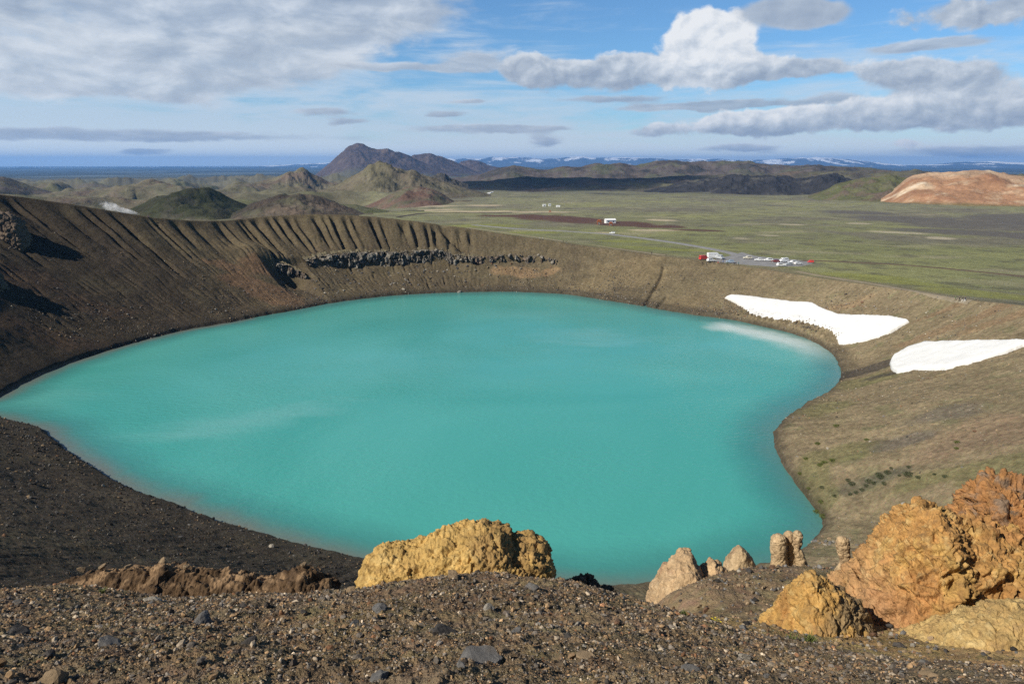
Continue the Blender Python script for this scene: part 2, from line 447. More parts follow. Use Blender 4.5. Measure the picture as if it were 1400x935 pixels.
def relief(x, y):
    """gullies, rills, ledges and lumps added to the smooth surface"""
    th, r, rs, rr, t = crater_rt(x, y)
    dz = np.zeros_like(x)
    dist = np.hypot(x, y)
    on = (t > -0.02) & (t < 1.25) & (dist > 45)
    if np.any(on):
        xx = x[on]; yy = y[on]; T = t[on]; TH = th[on]; RRr = rr[on]; Rr = r[on]
        s = TH * 175.0                                              # arc length in metres
        wob = 2.6 * fbm2(s / 26, T * 1.4, 3, 5) + 0.9 * fbm2(s / 7, T * 4.0, 3, 6)
        # big gullies just below the crest
        left = sstep(TH_G3 - 0.02, TH_G3 + 0.02, TH)                # everything anticlockwise (left in view) of the promontory's end
        sg = s + wob * (0.35 + 1.3 * (1 - T))
        gi = np.clip(np.searchsorted(GUL, sg), 1, len(GUL) - 1)
        dL = sg - GUL[gi - 1]; dR = GUL[gi] - sg
        k_ = np.where(dL < dR, gi - 1, gi); dmin = np.minimum(dL, dR)
        env = sstep(1.012, 0.95, T) * sstep(G_REACH[k_], G_REACH[k_] + 0.22, T)
        prof_g = np.maximum(0, 1 - dmin / (G_WID[k_] * (0.7 + 0.6 * sstep(0.6, 1.0, T))))
        dz_g = -G_DEP[k_] * prof_g ** 1.15 * env * left
        wide = 0.5 + 0.5 * np.cos(np.pi * np.clip(dmin / (0.5 * np.maximum(GUL[gi] - GUL[gi - 1], 1.0)), 0, 1))
        dz_g += -0.8 * wide * sstep(1.0, 0.92, T) * sstep(0.45, 0.85, T) * left
        # finer rills lower down
        q2 = (s + 1.2 * wob) / 3.1
        u2 = q2 + 0.9 * pn2(q2 * 0.45, T * 2, 14)
        f2 = np.abs((u2 % 1.0) - 0.5) * 2
        patch = sstep(-0.25, 0.25, fbm2(s / 30, T * 2.5, 2, 33) + 0.12)
        rill = -(f2 ** 2.6) * (0.55 + 0.75 * pn2(s / 11, T * 4, 34) ** 2 * 3) * 1.0 * sstep(-0.30, 0.20, fbm2(s / 4.5, T * 9, 3, 35)) * sstep(0.0, 0.15, T) * sstep(0.97, 0.8, T) * (0.25 + 0.75 * patch) * (0.25 + 0.75 * left)
        dz_g += rill
        q4 = (s + 1.0 * wob) / 1.1
        u4 = q4 + 0.6 * pn2(q4 * 0.6, T * 3, 15)
        dz_g += -(np.abs((u4 % 1.0) - 0.5) * 2) ** 2 * 0.16 * sstep(0.0, 0.1, T) * sstep(1.0, 0.9, T)
        # rough rubble
        dz_g += 0.75 * fbm2(xx / 9, yy / 9, 6, 21, 0.66) * sstep(0, 0.1, T) * sstep(1.1, 0.9, T)
        dz_g += 0.9 * fbm2(xx / 28, yy / 28, 3, 22) * sstep(0.05, 0.25, T) * sstep(1.05, 0.85, T)
        # a shoulder of red earth that sticks out of the wall, with a hollow on its right
        a = angdiff(TH, TH_S) * 175.0
        dz_g += 5.0 * np.exp(-((a - 6) / 10.0) ** 2) * np.exp(-((T - T_S - 0.10) / 0.14) ** 2)
        dz_g += -5.0 * sstep(0.5, -3.0, a) * np.exp(-((a + 9) / 9.0) ** 2) * sstep(T_S + 0.05, T_S + 0.01, T) * sstep(T_S - 0.28, T_S - 0.05, T)
        # benches below the basalt bands
        for tth, ttc, thh in LEDGES:
            o_ = np.argsort(tth)
            Tc = np.interp(TH, tth[o_], ttc[o_]); Hh = np.interp(TH, tth[o_], thh[o_], left=0, right=0)
            dz_g += -Hh * sstep(Tc + 0.012, Tc - 0.030, T) * sstep(Tc - 0.50, Tc - 0.06, T)
        # the scalloped bank cut beneath the larger snow patch
        bk = sstep(TH_B0, TH_B0 + 0.06, TH) * sstep(TH_B1 + 0.10, TH_B1, TH)
        qb = (s + 0.8 * wob) / 3.6; ub = qb + 0.5 * pn2(qb * 0.6, qb * 0, 18)
        dz_g += bk * sstep(0.0, 0.05, T) * sstep(0.40, 0.14, T) * (2.2 - 1.5 * (np.abs((ub % 1.0) - 0.5) * 2) ** 1.5 * sstep(0.35, 0.1, T))
        # the wave-cut step at the water's edge
        dz_g += 1.1 * sstep(0.0, 0.012, T) * sstep(0.14, 0.03, T) * (0.75 + 0.5 * fbm2(s / 9, T * 0, 3, 41))
        dz[on] += dz_g
    # crumbly near slope
    nr = (dist <= 200) & (t > 0.0)
    if np.any(nr):
        xx = x[nr]; yy = y[nr]; dd = dist[nr]
        dz[nr] += 0.35 * fbm2(xx / 5.0, yy / 5.0, 5, 61, 0.6) * sstep(20, 45, dd) * sstep(0, 0.04, t[nr]) * sstep(200, 120, dd)
    k = dist <= 40
    if np.any(k):
        xx = x[k]; yy = y[k]; dd = dist[k]
        dz[k] += (0.12 * fbm2(xx / 1.3, yy / 1.3, 4, 71) + 0.05 * fbm2(xx / 0.26, yy / 0.26, 5, 72, 0.65) + 0.03 * np.maximum(0, fbm2(xx / 0.09, yy / 0.09, 3, 73)) * 2) * sstep(0.5, 2.0, dd)
    far = dist > 420
    if np.any(far):
        xx = x[far]; yy = y[far]
        dz[far] += 1.2 * fbm2(xx / 60, yy / 60, 4, 81, 0.55) * sstep(430, 900, dist[far]) * sstep(9000, 4000, dist[far])
    return dz

def ground_z(x, y): 
    return smooth_z(x, y) + relief(x, y)
# ================================================================ LAND COVER
def patch(px, py, rx, ry):
    """an ellipse of ground cover, measured on the picture and turned into metres on the ground"""
    c = hit(px, py); dist = math.hypot(c[0], c[1]); drop = max(EYE - c[2], 5.0)
    al = ry * dist * dist / (FPX * drop)
    if dist < 450:
        p, q = hit(px, py - ry), hit(px, py + ry)
        al = min(al, max(0.5, math.hypot(p[0] - q[0], p[1] - q[1]) / 2))
    return c[0], c[1], c[0] / dist, c[1] / dist, rx * dist / FPX, al

def in_patch(x, y, P, nz):
    dx = x - P[0]; dy = y - P[1]
    along = (dx * P[2] + dy * P[3]) / P[5]; across = (dx * P[3] - dy * P[2]) / P[4]
    return sstep(1.25, 0.75, np.sqrt(along ** 2 + across ** 2) + nz)

def mixc(c, k, col):
    k = np.clip(k, 0, 1)[:, None]
    return c * (1 - k) + np.array(col)[None] * k

PATCHES = [  # (list of (px,py,rx,ry)), colour, strength
    ([(700, 295, 50, 2.2), (745, 297, 45, 4), (790, 301, 40, 5), (850, 306, 40, 4.5), (900, 310, 35, 3), (950, 315, 40, 1.5)], (0.100, 0.054, 0.044), 0.95),
    ([(905, 301, 22, 1.6), (895, 315, 32, 1.6), (740, 290, 50, 1.2), (650, 289, 60, 1.3), (565, 289, 60, 2.0), (600, 282, 30, 1.2), (660, 281, 25, 1.2), (480, 292, 40, 1.3), (825, 318, 12, 1)], (0.42, 0.35, 0.24), 0.9),
    ([(1285, 326, 16, 1.8), (1225, 318, 34, 1.4), (1175, 306, 14, 1.5), (1082, 307, 14, 1.0), (1012, 326, 10, 1), (1050, 322, 14, 0.8)], (0.40, 0.35, 0.25), 0.8),
    ([(1330, 318, 90, 4), (1250, 300, 70, 6), (1330, 306, 80, 8), (1400, 300, 60, 10), (1170, 291, 40, 2), (1450, 325, 60, 6)], (0.115, 0.104, 0.096), 0.9),
    ([(830, 250, 90, 3), (760, 248, 80, 5), (700, 250, 60, 6), (940, 252, 60, 3), (1100, 250, 60, 2.0), (1020, 246, 90, 1.5), (1080, 263, 50, 1.5)], (0.035, 0.036, 0.042), 0.8),
    ([(820, 337, 60, 4), (900, 340, 60, 3.5), (960, 343, 40, 2), (730, 318, 40, 2), (660, 309, 60, 3), (850, 330, 40, 2)], (0.215, 0.225, 0.055), 0.65),
    ([(1300, 400, 50, 5), (1220, 385, 60, 4), (1350, 402, 70, 6), (1420, 410, 60, 6), (1180, 378, 60, 4)], (0.225, 0.230, 0.06), 0.65),
    ([(1060, 358, 55, 6)], (0.11, 0.105, 0.10), 0.5),
]
WPATCH = [([patch(*p) for p in ps], c, k) for ps, c, k in PATCHES]
SLOPEP = [  # on the crater walls
    ([(355, 370, 30, 9), (320, 366, 30, 6), (380, 405, 40, 14), (330, 385, 30, 10)], (0.175, 0.100, 0.058), 0.55),
    ([(60, 460, 80, 14), (30, 380, 50, 14), (130, 420, 50, 10)], (0.075, 0.048, 0.032), 0.5),
    ([(730, 374, 24, 4), (700, 366, 30, 8), (755, 368, 15, 5)], (0.27, 0.175, 0.095), 0.6),
    ([(1340, 432, 60, 5), (1390, 430, 50, 6), (1290, 424, 30, 3), (1300, 446, 50, 5)], (0.225, 0.135, 0.078), 0.42),
    ([(1150, 420, 40, 4), (1165, 419, 20, 3)], (0.28, 0.19, 0.11), 0.5),
    ([(1185, 660, 40, 10), (1200, 655, 30, 6)], (0.085, 0.085, 0.062), 0.6),
    ([(1110, 660, 22, 40), (1120, 690, 20, 25), (1190, 520, 40, 8), (1130, 560, 30, 16), (1390, 640, 60, 16), (1300, 650, 90, 12), (1150, 620, 40, 14)], (0.145, 0.142, 0.060), 0.55),
    ([(1360, 590, 60, 22), (1300, 610, 40, 14)], (0.235, 0.165, 0.108), 0.6),
    ([(1290, 565, 40, 10), (1240, 600, 30, 8)], (0.135, 0.120, 0.105), 0.5),
    ([(890, 375, 40, 14), (830, 385, 40, 10), (860, 362, 50, 10), (940, 415, 30, 10)], (0.205, 0.158, 0.090), 0.55),
    ([(1190, 505, 50, 5), (1240, 505, 40, 3)], (0.060, 0.052, 0.045), 0.8),
]
WSLOPE = [([patch(*p) for p in ps], c, k) for ps, c, k in SLOPEP]
CRACK = np.array([hit(*p)[:2] for p in [(908,363),(905,376),(899,388),(893,398),(887,409),(882,419)]])
NOTCH = np.array([hit(*p)[:2] for p in [(604,309.5),(614,320),(628,333),(642,346),(652,353)]])
CRACK2 = np.array([hit(*p)[:2] for p in [(912,404),(904,414),(898,423)]])
RILLS_R = [np.array([hit(*p)[:2] for p in q]) for q in ([(1180,506),(1230,509),(1280,508)], [(1200,512),(1250,511),(1290,508)])]

def seg_dist(x, y, P):
    d = np.full(x.shape, 1e9)
    for a, b in zip(P[:-1], P[1:]):
        e = b - a; L = (e ** 2).sum()
        t = np.clip(((x - a[0]) * e[0] + (y - a[1]) * e[1]) / L, 0, 1)
        d = np.minimum(d, np.hypot(x - a[0] - t * e[0], y - a[1] - t * e[1]))
    return d

def cracks(x, y):
    near = (y > 230) & (x > 40) & (x < 140) & (y < 380)
    dz = np.zeros_like(x)
    if np.any(near):
        dz[near] = -1.5 * np.exp(-(seg_dist(x[near], y[near], CRACK) / 0.9) ** 2) - 0.9 * np.exp(-(seg_dist(x[near], y[near], CRACK2) / 0.8) ** 2)
    k = (y > 330) & (np.abs(x + 35) < 50) & (y < 420)
    if np.any(k): dz[k] += -3.2 * np.exp(-(seg_dist(x[k], y[k], NOTCH) / 2.6) ** 2)
    return dz

def cover(x, y, z):
    n = len(x)
    th, r, rs, rr, t = crater_rt(x, y)
    dist = np.hypot(x, y)
    n1 = fbm2(x / 24, y / 24, 4, 101); n2 = fbm2(x / 6, y / 6, 4, 102)
    # --- the plain
    warp = fbm2(x / 300, y / 300, 3, 103)
    band = fbm2(x / 190 + 0.4 * warp, y / 150 + 0.6 * warp, 5, 104, 0.58)
    fine = fbm2(x / 22, y / 22, 4, 105, 0.6)
    c = np.tile(np.array([0.185, 0.190, 0.088]), (n, 1))
    c = mixc(c, sstep(500, 1100, dist) * 0.7, (0.215, 0.205, 0.135))
    c = mixc(c, sstep(0.0, 0.34, band) * 0.8, (0.155, 0.140, 0.108))
    c = mixc(c, sstep(-0.03, -0.34, band) * 0.8, (0.235, 0.235, 0.105))
    c = mixc(c, sstep(0.05, 0.3, fine) * 0.55, (0.088, 0.080, 0.062))
    c = mixc(c, sstep(0.15, 0.5, fbm2(x / 70 + 9, y / 55, 4, 106)) * 0.6, (0.29, 0.26, 0.17))
    c = mixc(c, sstep(1500, 2300, dist) * 0.6, (0.120, 0.115, 0.080))
    c = mixc(c, sstep(0.05, 0.5, warp) * sstep(1300, 2000, dist) * 0.8, (0.045, 0.045, 0.046))
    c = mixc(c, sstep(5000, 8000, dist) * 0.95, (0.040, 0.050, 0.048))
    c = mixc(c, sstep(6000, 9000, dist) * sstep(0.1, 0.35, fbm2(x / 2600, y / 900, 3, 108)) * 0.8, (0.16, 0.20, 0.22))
    azc = np.arctan2(x, np.maximum(y, 1e-3))
    hl = sstep(-0.16, -0.30, azc) * sstep(600, 900, dist) * sstep(6500, 4500, dist)
    c = mixc(c, hl * 0.85, (0.125, 0.114, 0.074))
    c = mixc(c, hl * sstep(0.0, 0.35, fbm2(x / 220, y / 160, 4, 110)) * 0.7, (0.105, 0.082, 0.064))
    c = mixc(c, hl * sstep(0.05, 0.4, -fbm2(x / 200 + 4, y / 160, 4, 112)) * 0.6, (0.13, 0.135, 0.062))
    nz = 0.35 * fbm2(x / 30, y / 30, 4, 107)
    nzf = 0.9 * fbm2(x / 13, y / 13, 5, 109, 0.6)
    plain = t > 0.98
    for ps, col, k in WPATCH:
        m = np.zeros(n)
        for P in ps: m = np.maximum(m, in_patch(x, y, P, nz))
        c = mixc(c, m * k, col)
    # --- crater walls
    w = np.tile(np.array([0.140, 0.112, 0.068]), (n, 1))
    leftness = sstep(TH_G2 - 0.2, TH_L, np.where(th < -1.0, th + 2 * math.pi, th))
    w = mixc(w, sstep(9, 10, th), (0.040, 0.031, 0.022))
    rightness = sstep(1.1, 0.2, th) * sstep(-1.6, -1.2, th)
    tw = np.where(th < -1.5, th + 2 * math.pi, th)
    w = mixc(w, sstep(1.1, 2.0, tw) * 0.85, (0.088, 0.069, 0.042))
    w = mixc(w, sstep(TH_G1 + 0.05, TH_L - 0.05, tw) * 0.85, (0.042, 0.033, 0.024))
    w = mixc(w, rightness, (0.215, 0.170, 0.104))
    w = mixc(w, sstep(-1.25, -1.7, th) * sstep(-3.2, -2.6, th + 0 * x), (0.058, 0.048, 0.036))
    # drained tracks down the fall line
    s = th * 175.0
    fall = fbm2(s / 3.0 + 0.6 * n2, t * 2.2, 4, 111, 0.6)
    w = w * (1 + 0.30 * fall)[:, None]
    w = mixc(w, sstep(0.05, 0.4, n1) * (0.12 + 0.23 * rightness), (0.175, 0.150, 0.085))
    w = mixc(w, sstep(0.08, 0.45, -n1) * 0.35 * (1 - rightness * 0.5), (0.062, 0.047, 0.035))
    w = mixc(w, sstep(0.15, 0.45, n2) * rightness * 0.5, (0.145, 0.145, 0.075))
    for ps, col, k in WSLOPE:
        m = np.zeros(n)
        for P in ps: m = np.maximum(m, in_patch(x, y, P, nzf))
        w = mixc(w, m * k, col)
    # wet dark rim at the water line
    w = mixc(w, sstep(3.0, 0.4, z) * (t < 0.3) * 0.75 * (1 - 0.6 * (th < -1.2)), (0.045, 0.038, 0.030))
    w = mixc(w, sstep(0.9, 0.1, z) * (t < 0.2) * sstep(-1.25, -1.5, th) * 0.7, (0.21, 0.16, 0.11))
    k = sstep(1.06, 0.99, t + 0.03 * n2)
    # a bare strip outside the crest, then grass
    bare = sstep(1.45, 1.1, t + 0.25 * n1) * (y > 60)
    c = mixc(c, bare * 0.85, (0.170, 0.148, 0.092))
    lb = sstep(TH_G3, TH_G1, np.where(th < -1.5, th + 2 * math.pi, th))
    c = mixc(c, lb * sstep(2.4, 1.5, t) * 0.9, (0.165, 0.145, 0.095))
    c = c * (1 - k)[:, None] + w * k[:, None]
    # --- the knoll in front
    kn = sstep(34, 24, dist)
    g = np.tile(np.array([0.215, 0.156, 0.094]), (n, 1))
    m1 = fbm2(x / 2.2, y / 2.2, 4, 121); m2 = fbm2(x / 0.35, y / 0.35, 4, 122, 0.6)
    g = mixc(g, sstep(0.0, 0.4, m1) * 0.6, (0.260, 0.185, 0.100))
    g = mixc(g, sstep(0.0, 0.45, -m1) * 0.5, (0.125, 0.096, 0.070))
    g = g * (1 + 0.35 * m2)[:, None]
    rsand = sstep(1.5, 4.0, x) * sstep(8.6, 10.5, y + 0.4 * m1)
    g = mixc(g, rsand * 0.6, (0.225, 0.165, 0.095))
    g = mixc(g, sstep(2.6, 3.8, x) * sstep(-0.15, 0.25, y + 0.3 * m1 - (8.4 - 0.16 * (x - 3))) * sstep(13.5, 11.5, y) * 0.9, (0.40, 0.275, 0.125))
    g = mixc(g, sstep(2, 5, x) * sstep(11, 13, y) * sstep(-0.1, 0.3, m1 + 0.3 * m2) * 0.5, (0.115, 0.125, 0.045))
    g = mixc(g, sstep(2.6, 3.6, x) * sstep(14.5, 16.5, y) * sstep(9.0, 7.5, x) * (0.45 + 0.4 * sstep(-0.2, 0.3, m1)), (0.285, 0.200, 0.122))
    c = c * (1 - kn)[:, None] + g * kn[:, None]
    return np.clip(c, 0.01, 0.9)

# ================================================================ MATERIALS OF THE LAND
def ground_mat():
    m, t, b = new_mat('bare_ground')
    att = t.new('ShaderNodeAttribute', attribute_name='Col').outputs['Color']
    pos = t.new('ShaderNodeNewGeometry').outputs['Position']
    a = t.noise(pos, 0.9, 6, 0.65); c = t.noise(pos, 0.12, 5, 0.6); f = t.noise(pos, 9.0, 4, 0.65)
    v = t.voronoi(pos, 1.1, out='Color'); 
    vv = t.math('MULTIPLY', t.new('ShaderNodeSeparateColor').inputs[0].node.outputs[0], 1.0)
    sepn = vv.node.inputs[0].links[0].from_node; t.l.new(v, sepn.inputs[0])
    k = t.math('MULTIPLY', t.range(a, 0.25, 0.75, 0.62, 1.38), t.range(c, 0.3, 0.7, 0.84, 1.16))
    k = t.math('MULTIPLY', k, t.range(f, 0.3, 0.7, 0.78, 1.22))
    k = t.math('MULTIPLY', k, t.range(vv, 0.0, 1.0, 0.86, 1.14))
    col = t.mix(1.0, att, k, 'MULTIPLY')
    hue = t.noise(pos, 2.3, 3, 0.6, 0, 'Color')
    col = t.mix(0.20, col, t.mix(1.0, col, t.mix(1.0, hue, (2.0, 2.0, 2.0), 'MULTIPLY'), 'MULTIPLY'))
    t.l.new(col, b.inputs['Base Color'])
    b.inputs['Roughness'].default_value = 0.95; b.inputs['Specular IOR Level'].default_value = 0.12
    h = t.math('ADD', t.math('MULTIPLY', t.noise(pos, 1.3, 7, 0.7), 0.6), t.math('MULTIPLY', t.noise(pos, 14.0, 5, 0.7), 0.06))
    t.l.new(t.bump(h, 0.9, 0.8), b.inputs['Normal'])
    return m

def hill_mat():
    m, t, b = new_mat('hill_ground')
    att = t.new('ShaderNodeAttribute', attribute_name='Col').outputs['Color']
    pos = t.new('ShaderNodeNewGeometry').outputs['Position']
    k = t.math('MULTIPLY', t.range(t.noise(pos, 0.02, 8, 0.62), 0.3, 0.7, 0.75, 1.25), t.range(t.noise(pos, 0.15, 5, 0.6), 0.3, 0.7, 0.8, 1.2))
    t.l.new(t.mix(1.0, att, k, 'MULTIPLY'), b.inputs['Base Color'])
    b.inputs['Roughness'].default_value = 1.0; b.inputs['Specular IOR Level'].default_value = 0.05
    t.l.new(t.bump(t.noise(pos, 0.03, 9, 0.65), 0.6, 12.0), b.inputs['Normal'])
    return m

def water_mat():
    m, t, b = new_mat('turquoise_water')
    pos = t.new('ShaderNodeNewGeometry').outputs['Position']
    sd = t.new('ShaderNodeAttribute', attribute_name='shore').outputs['Fac']
    silt = t.new('ShaderNodeAttribute', attribute_name='silt').outputs['Fac']
    n = t.noise(pos, 0.013, 4, 0.5, 0.8); n2 = t.noise(pos, 0.09, 4, 0.5, 0.4)
    deep = t.mix(t.range(n, 0.35, 0.65), (0.056, 0.325, 0.288, 1), (0.082, 0.372, 0.334, 1))
    deep = t.mix(silt, deep, (0.115, 0.38, 0.35, 1))
    sed = t.new('ShaderNodeAttribute', attribute_name='sed').outputs['Fac']
    d = t.math('ADD', sd, t.math('MULTIPLY', t.math('SUBTRACT', n2, 0.5), 5.0))
    col = t.mix(t.range(d, 3.0, 15.0, 0.6, 0.0, True), deep, (0.040, 0.150, 0.150, 1))
    col = t.mix(t.math('MULTIPLY', sed, t.range(d, -1.0, 6.5, 0.9, 0.0, True)), col, (0.150, 0.142, 0.122, 1))
    painted_reflection = t.new('ShaderNodeAttribute', attribute_name='shelf').outputs['Fac']
    col = t.mix(painted_reflection, col, (0.56, 0.66, 0.64, 1))  # the snow's reflection painted into the water colour
    t.l.new(col, b.inputs['Base Color'])
    b.inputs['Roughness'].default_value = 0.10; b.inputs['IOR'].default_value = 1.33; b.inputs['Specular IOR Level'].default_value = 0.5
    st = t.vec('MULTIPLY', pos, (1.0, 1.9, 1.0))
    gust = t.range(t.noise(pos, 0.02, 3, 0.5), 0.35, 0.65, 0.35, 1.0)
    h = t.math('ADD', t.math('MULTIPLY', t.noise(st, 1.5, 3, 0.55, 0.3), 0.10), t.math('MULTIPLY', t.noise(st, 0.50, 3, 0.55, 0.4), 0.34))
    t.l.new(t.bump(t.math('MULTIPLY', h, gust), 0.55, 1.0), b.inputs['Normal'])
    return m

def snow_mat():
    m, t, b = new_mat('old_snow')
    pos = t.new('ShaderNodeNewGeometry').outputs['Position']
    n = t.noise(pos, 0.35, 6, 0.6); n2 = t.noise(pos, 2.5, 4, 0.6)
    e = t.new('ShaderNodeAttribute', attribute_name='edge').outputs['Fac']
    c = t.mix(t.range(n, 0.30, 0.66, 0.0, 1.0), (0.74, 0.74, 0.735, 1), (0.66, 0.66, 0.65, 1))
    c = t.mix(t.range(t.math('ADD', e, t.math('MULTIPLY', n2, 0.06)), 0.02, 0.12, 0.6, 0.0), c, (0.36, 0.32, 0.27, 1))
    t.l.new(c, b.inputs['Base Color']); b.inputs['Roughness'].default_value = 0.7
    t.l.new(t.bump(t.math('ADD', n, t.math('MULTIPLY', n2, 0.25)), 0.35, 0.7), b.inputs['Normal'])
    return m
M_GROUND = ground_mat(); M_HILL = hill_mat(); M_WATER = water_mat(); M_SNOW = snow_mat()

# ================================================================ GROUND SHEET
def build_ground():
    rows = [np.geomspace(0.6, 40, 900), np.geomspace(40, 160, 330)[1:], np.arange(160.42, 440, 0.42), np.geomspace(440, 3500, 300), np.geomspace(3500, 44000, 120)[1:]]
    rows = np.concatenate(rows)
    A = math.radians(50)
    front = np.linspace(-A, A, 1330)
    back = np.linspace(A, 2 * math.pi - A, 90)[1:-1]
    az = np.concatenate([front, back])
    Rg, Ag = np.meshgrid(rows, az, indexing='ij')
    x = (Rg * np.sin(Ag)).ravel(); y = (Rg * np.cos(Ag)).ravel()
    z = np.empty_like(x); col = np.empty((len(x), 3))
    for s in range(0, len(x), 300000):
        e = slice(s, s + 300000)
        z[e] = ground_z(x[e], y[e]) + cracks(x[e], y[e])
        col[e] = cover(x[e], y[e], z[e])
    V = np.stack([x, y, z], 1)
    F = grid_faces(len(rows), len(az), wrap=True)[:, ::-1]
    V = np.vstack([V, [[0, 0, float(ground_z(np.array([0.0]), np.array([0.0]))[0])]]]); col = np.vstack([col, col[:1]])
    o = mesh_np('ground', V, F, M_GROUND, col)
    tag(o, kind='structure')
    return o
build_ground()

# ================================================================ LAKE
def build_lake():
    nth, nr = 720, 90
    th = np.linspace(-math.pi, math.pi, nth, endpoint=False)
    fr = 1 - (1 - np.linspace(0.02, 1, nr)) ** 1.7
    rs = lut(RS, th) + 2.5
    r = fr[:, None] * rs[None]
    x = CX + r * np.cos(th)[None]; y = CY + r * np.sin(th)[None]
    V = np.stack([x.ravel(), y.ravel(), np.zeros(x.size)], 1)
    F = grid_faces(nr, nth, wrap=True)[:, ::-1]
    sx = np.stack([CX + lut(RS, th_tab) * np.cos(th_tab), CY + lut(RS, th_tab) * np.sin(th_tab)], 1)[::3]
    d = np.full(x.size, 1e9)
    for s in range(0, x.size, 8000):
        e = slice(s, s + 8000)
        d[e] = np.sqrt(((V[e, None, :2] - sx[None]) ** 2).sum(-1)).min(1)
    inside = (fr[:, None] * np.ones((1, nth))).ravel() * np.tile(rs, nr) < np.tile(rs - 2.5, nr)
    d = np.where(inside, d, 0)
    xs, ys = V[:, 0], V[:, 1]
    silt = np.zeros(len(V))
    for px, py, rx, ry, k in [(330, 575, 110, 14, 0.55), (250, 592, 60, 8, 0.35), (420, 560, 60, 10, 0.4), (810, 462, 75, 13, 0.75), (720, 430, 90, 8, 0.3), (60, 545, 60, 14, 0.4), (600, 500, 200, 30, 0.2)]:
        P = patch_flat(px, py, rx, ry); dx = xs - P[0]; dy = ys - P[1]
        q = np.sqrt(((dx * P[2] + dy * P[3]) / P[5]) ** 2 + ((dx * P[3] - dy * P[2]) / P[4]) ** 2)
        silt = silt + 1.3 * k * sstep(1.7, 0.0, q + 1.1 * fbm2(xs / 22 + ys / 60, ys / 7, 5, 201, 0.6))
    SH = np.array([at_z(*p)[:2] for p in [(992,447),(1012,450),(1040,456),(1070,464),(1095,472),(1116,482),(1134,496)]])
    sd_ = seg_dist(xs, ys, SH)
    painted_reflection = 0.92 * sstep(12.5, 0.0, sd_ + 3.5 * fbm2(xs / 7, ys / 7, 4, 205)) * sstep(SH[-1, 1] - 6, SH[-1, 1] + 35, ys) * (xs > 60)  # whitish band below the snow, its mirror image put in as colour
    F = np.vstack([F, np.zeros((0, 4), int)])
    V = np.vstack([V, [[CX, CY, 0.0]]])
    o = mesh_np('lake_water', V, F, M_WATER, smooth=True, attrs={'shore': np.append(d, 50.0), 'silt': np.append(silt, 0), 'shelf': np.append(painted_reflection, 0), 'sed': np.append(np.tile(0.30 + 0.70 * sstep(-1.15, -1.5, np.where(th > 2.6, -1.6, th)) * 1.0, nr), 0)})
    me = o.data
    bm = bmesh.new(); bm.from_mesh(me); bm.verts.ensure_lookup_table()
    last = bm.verts[len(bm.verts) - 1]
    for j in range(nth): bm.faces.new((bm.verts[j], bm.verts[(j + 1) % nth], last))
    bm.normal_update()
    bm.to_mesh(me); bm.free()
    tag(o, kind='structure')
def patch_flat(px, py, rx, ry):
    c = at_z(px, py, 0.0); dist = math.hypot(c[0], c[1])
    return c[0], c[1], c[0] / dist, c[1] / dist, rx * dist / FPX, ry * dist * dist / (FPX * EYE)
build_lake()

# ================================================================ SNOW PATCHES
def snow_patch(up, lo, label, thick, n=140, m=26):
    up = np.array(up, float); lo = np.array(lo, float)
    us = np.linspace(0, 1, n)
    def curve(P, seed):
        L = np.concatenate([[0], np.cumsum(np.hypot(*np.diff(P, axis=0).T))]); L /= L[-1]
        px = np.interp(us, L, P[:, 0]); py = np.interp(us, L, P[:, 1])
        w = np.minimum(1, 12 * us * (1 - us))
        return px + 1.2 * w * fbm2(us * 30, us * 0, 4, seed), py + 0.8 * w * fbm2(us * 26, us * 0 + 5, 4, seed + 1)
    ax, ay = curve(up, 301); bx, by = curve(lo, 311)
    A = np.array([hit(px, py)[:2] for px, py in zip(ax, ay)]); B = np.array([hit(px, py)[:2] for px, py in zip(bx, by)])
    v = np.linspace(0, 1, m)
    XY = A[None] * (1 - v)[:, None, None] + B[None] * v[:, None, None]
    x = XY[..., 0].ravel(); y = XY[..., 1].ravel()
    uu = np.tile(us, m); vv = np.repeat(v, n)
    wid = np.tile(np.hypot(*(A - B).T), m)
    ed = np.minimum(np.minimum(vv, 1 - vv) * wid, np.minimum(uu, 1 - uu) * 50)
    z = smooth_z(x, y) + 0.5 * relief(x, y) * np.exp(-ed / 3.0)
    z = z + thick * (1 - np.exp(-ed / 0.7)) - 0.5 * np.exp(-ed / 0.35) + 0.5 * (1 - np.exp(-ed / 6)) + 0.25 * fbm2(x / 6, y / 6, 3, 321) * (1 - np.exp(-ed / 2))
    z = np.maximum(z, ground_z(x, y) + 0.25 * (1 - np.exp(-ed / 0.5)) - 0.3 * np.exp(-ed / 0.3))
    o = mesh_np('snow_patch', np.stack([x, y, z], 1), grid_faces(m, n)[:, ::-1], M_SNOW, attrs={'edge': ed / 12.0})
    tag(o, label, 'snow patch', 'old snow patches on the crater wall')
    return o
snow_patch([(990,407),(1000,404),(1030,406),(1060,410),(1080,413),(1110,415),(1125,424),(1145,431),(1180,432),(1215,434),(1232,437),(1244,440)],
           [(990,407),(1003,413),(1015,421),(1025,435),(1032,440),(1050,441),(1080,445),(1110,450),(1130,456),(1140,464),(1147,473),(1165,471),(1190,466),(1215,457),(1230,448),(1244,440)],
           'larger white snow patch just above the turquoise lake shore', 1.3)
snow_patch([(1216,497),(1222,487),(1240,476),(1262,469),(1290,468),(1340,468),(1390,467),(1450,465)],
           [(1216,497),(1218,507),(1226,512),(1250,508),(1280,507),(1292,507),(1320,500),(1350,492),(1375,484),(1400,474),(1450,465)],
           'smaller white snow patch higher on the brown right slope, farther from the lake', 1.1)

def far_snow(up, lo, label):
    snow_patch(up, lo, label, 0.6, 30, 8)['group'] = 'small snow remnants on the plain'
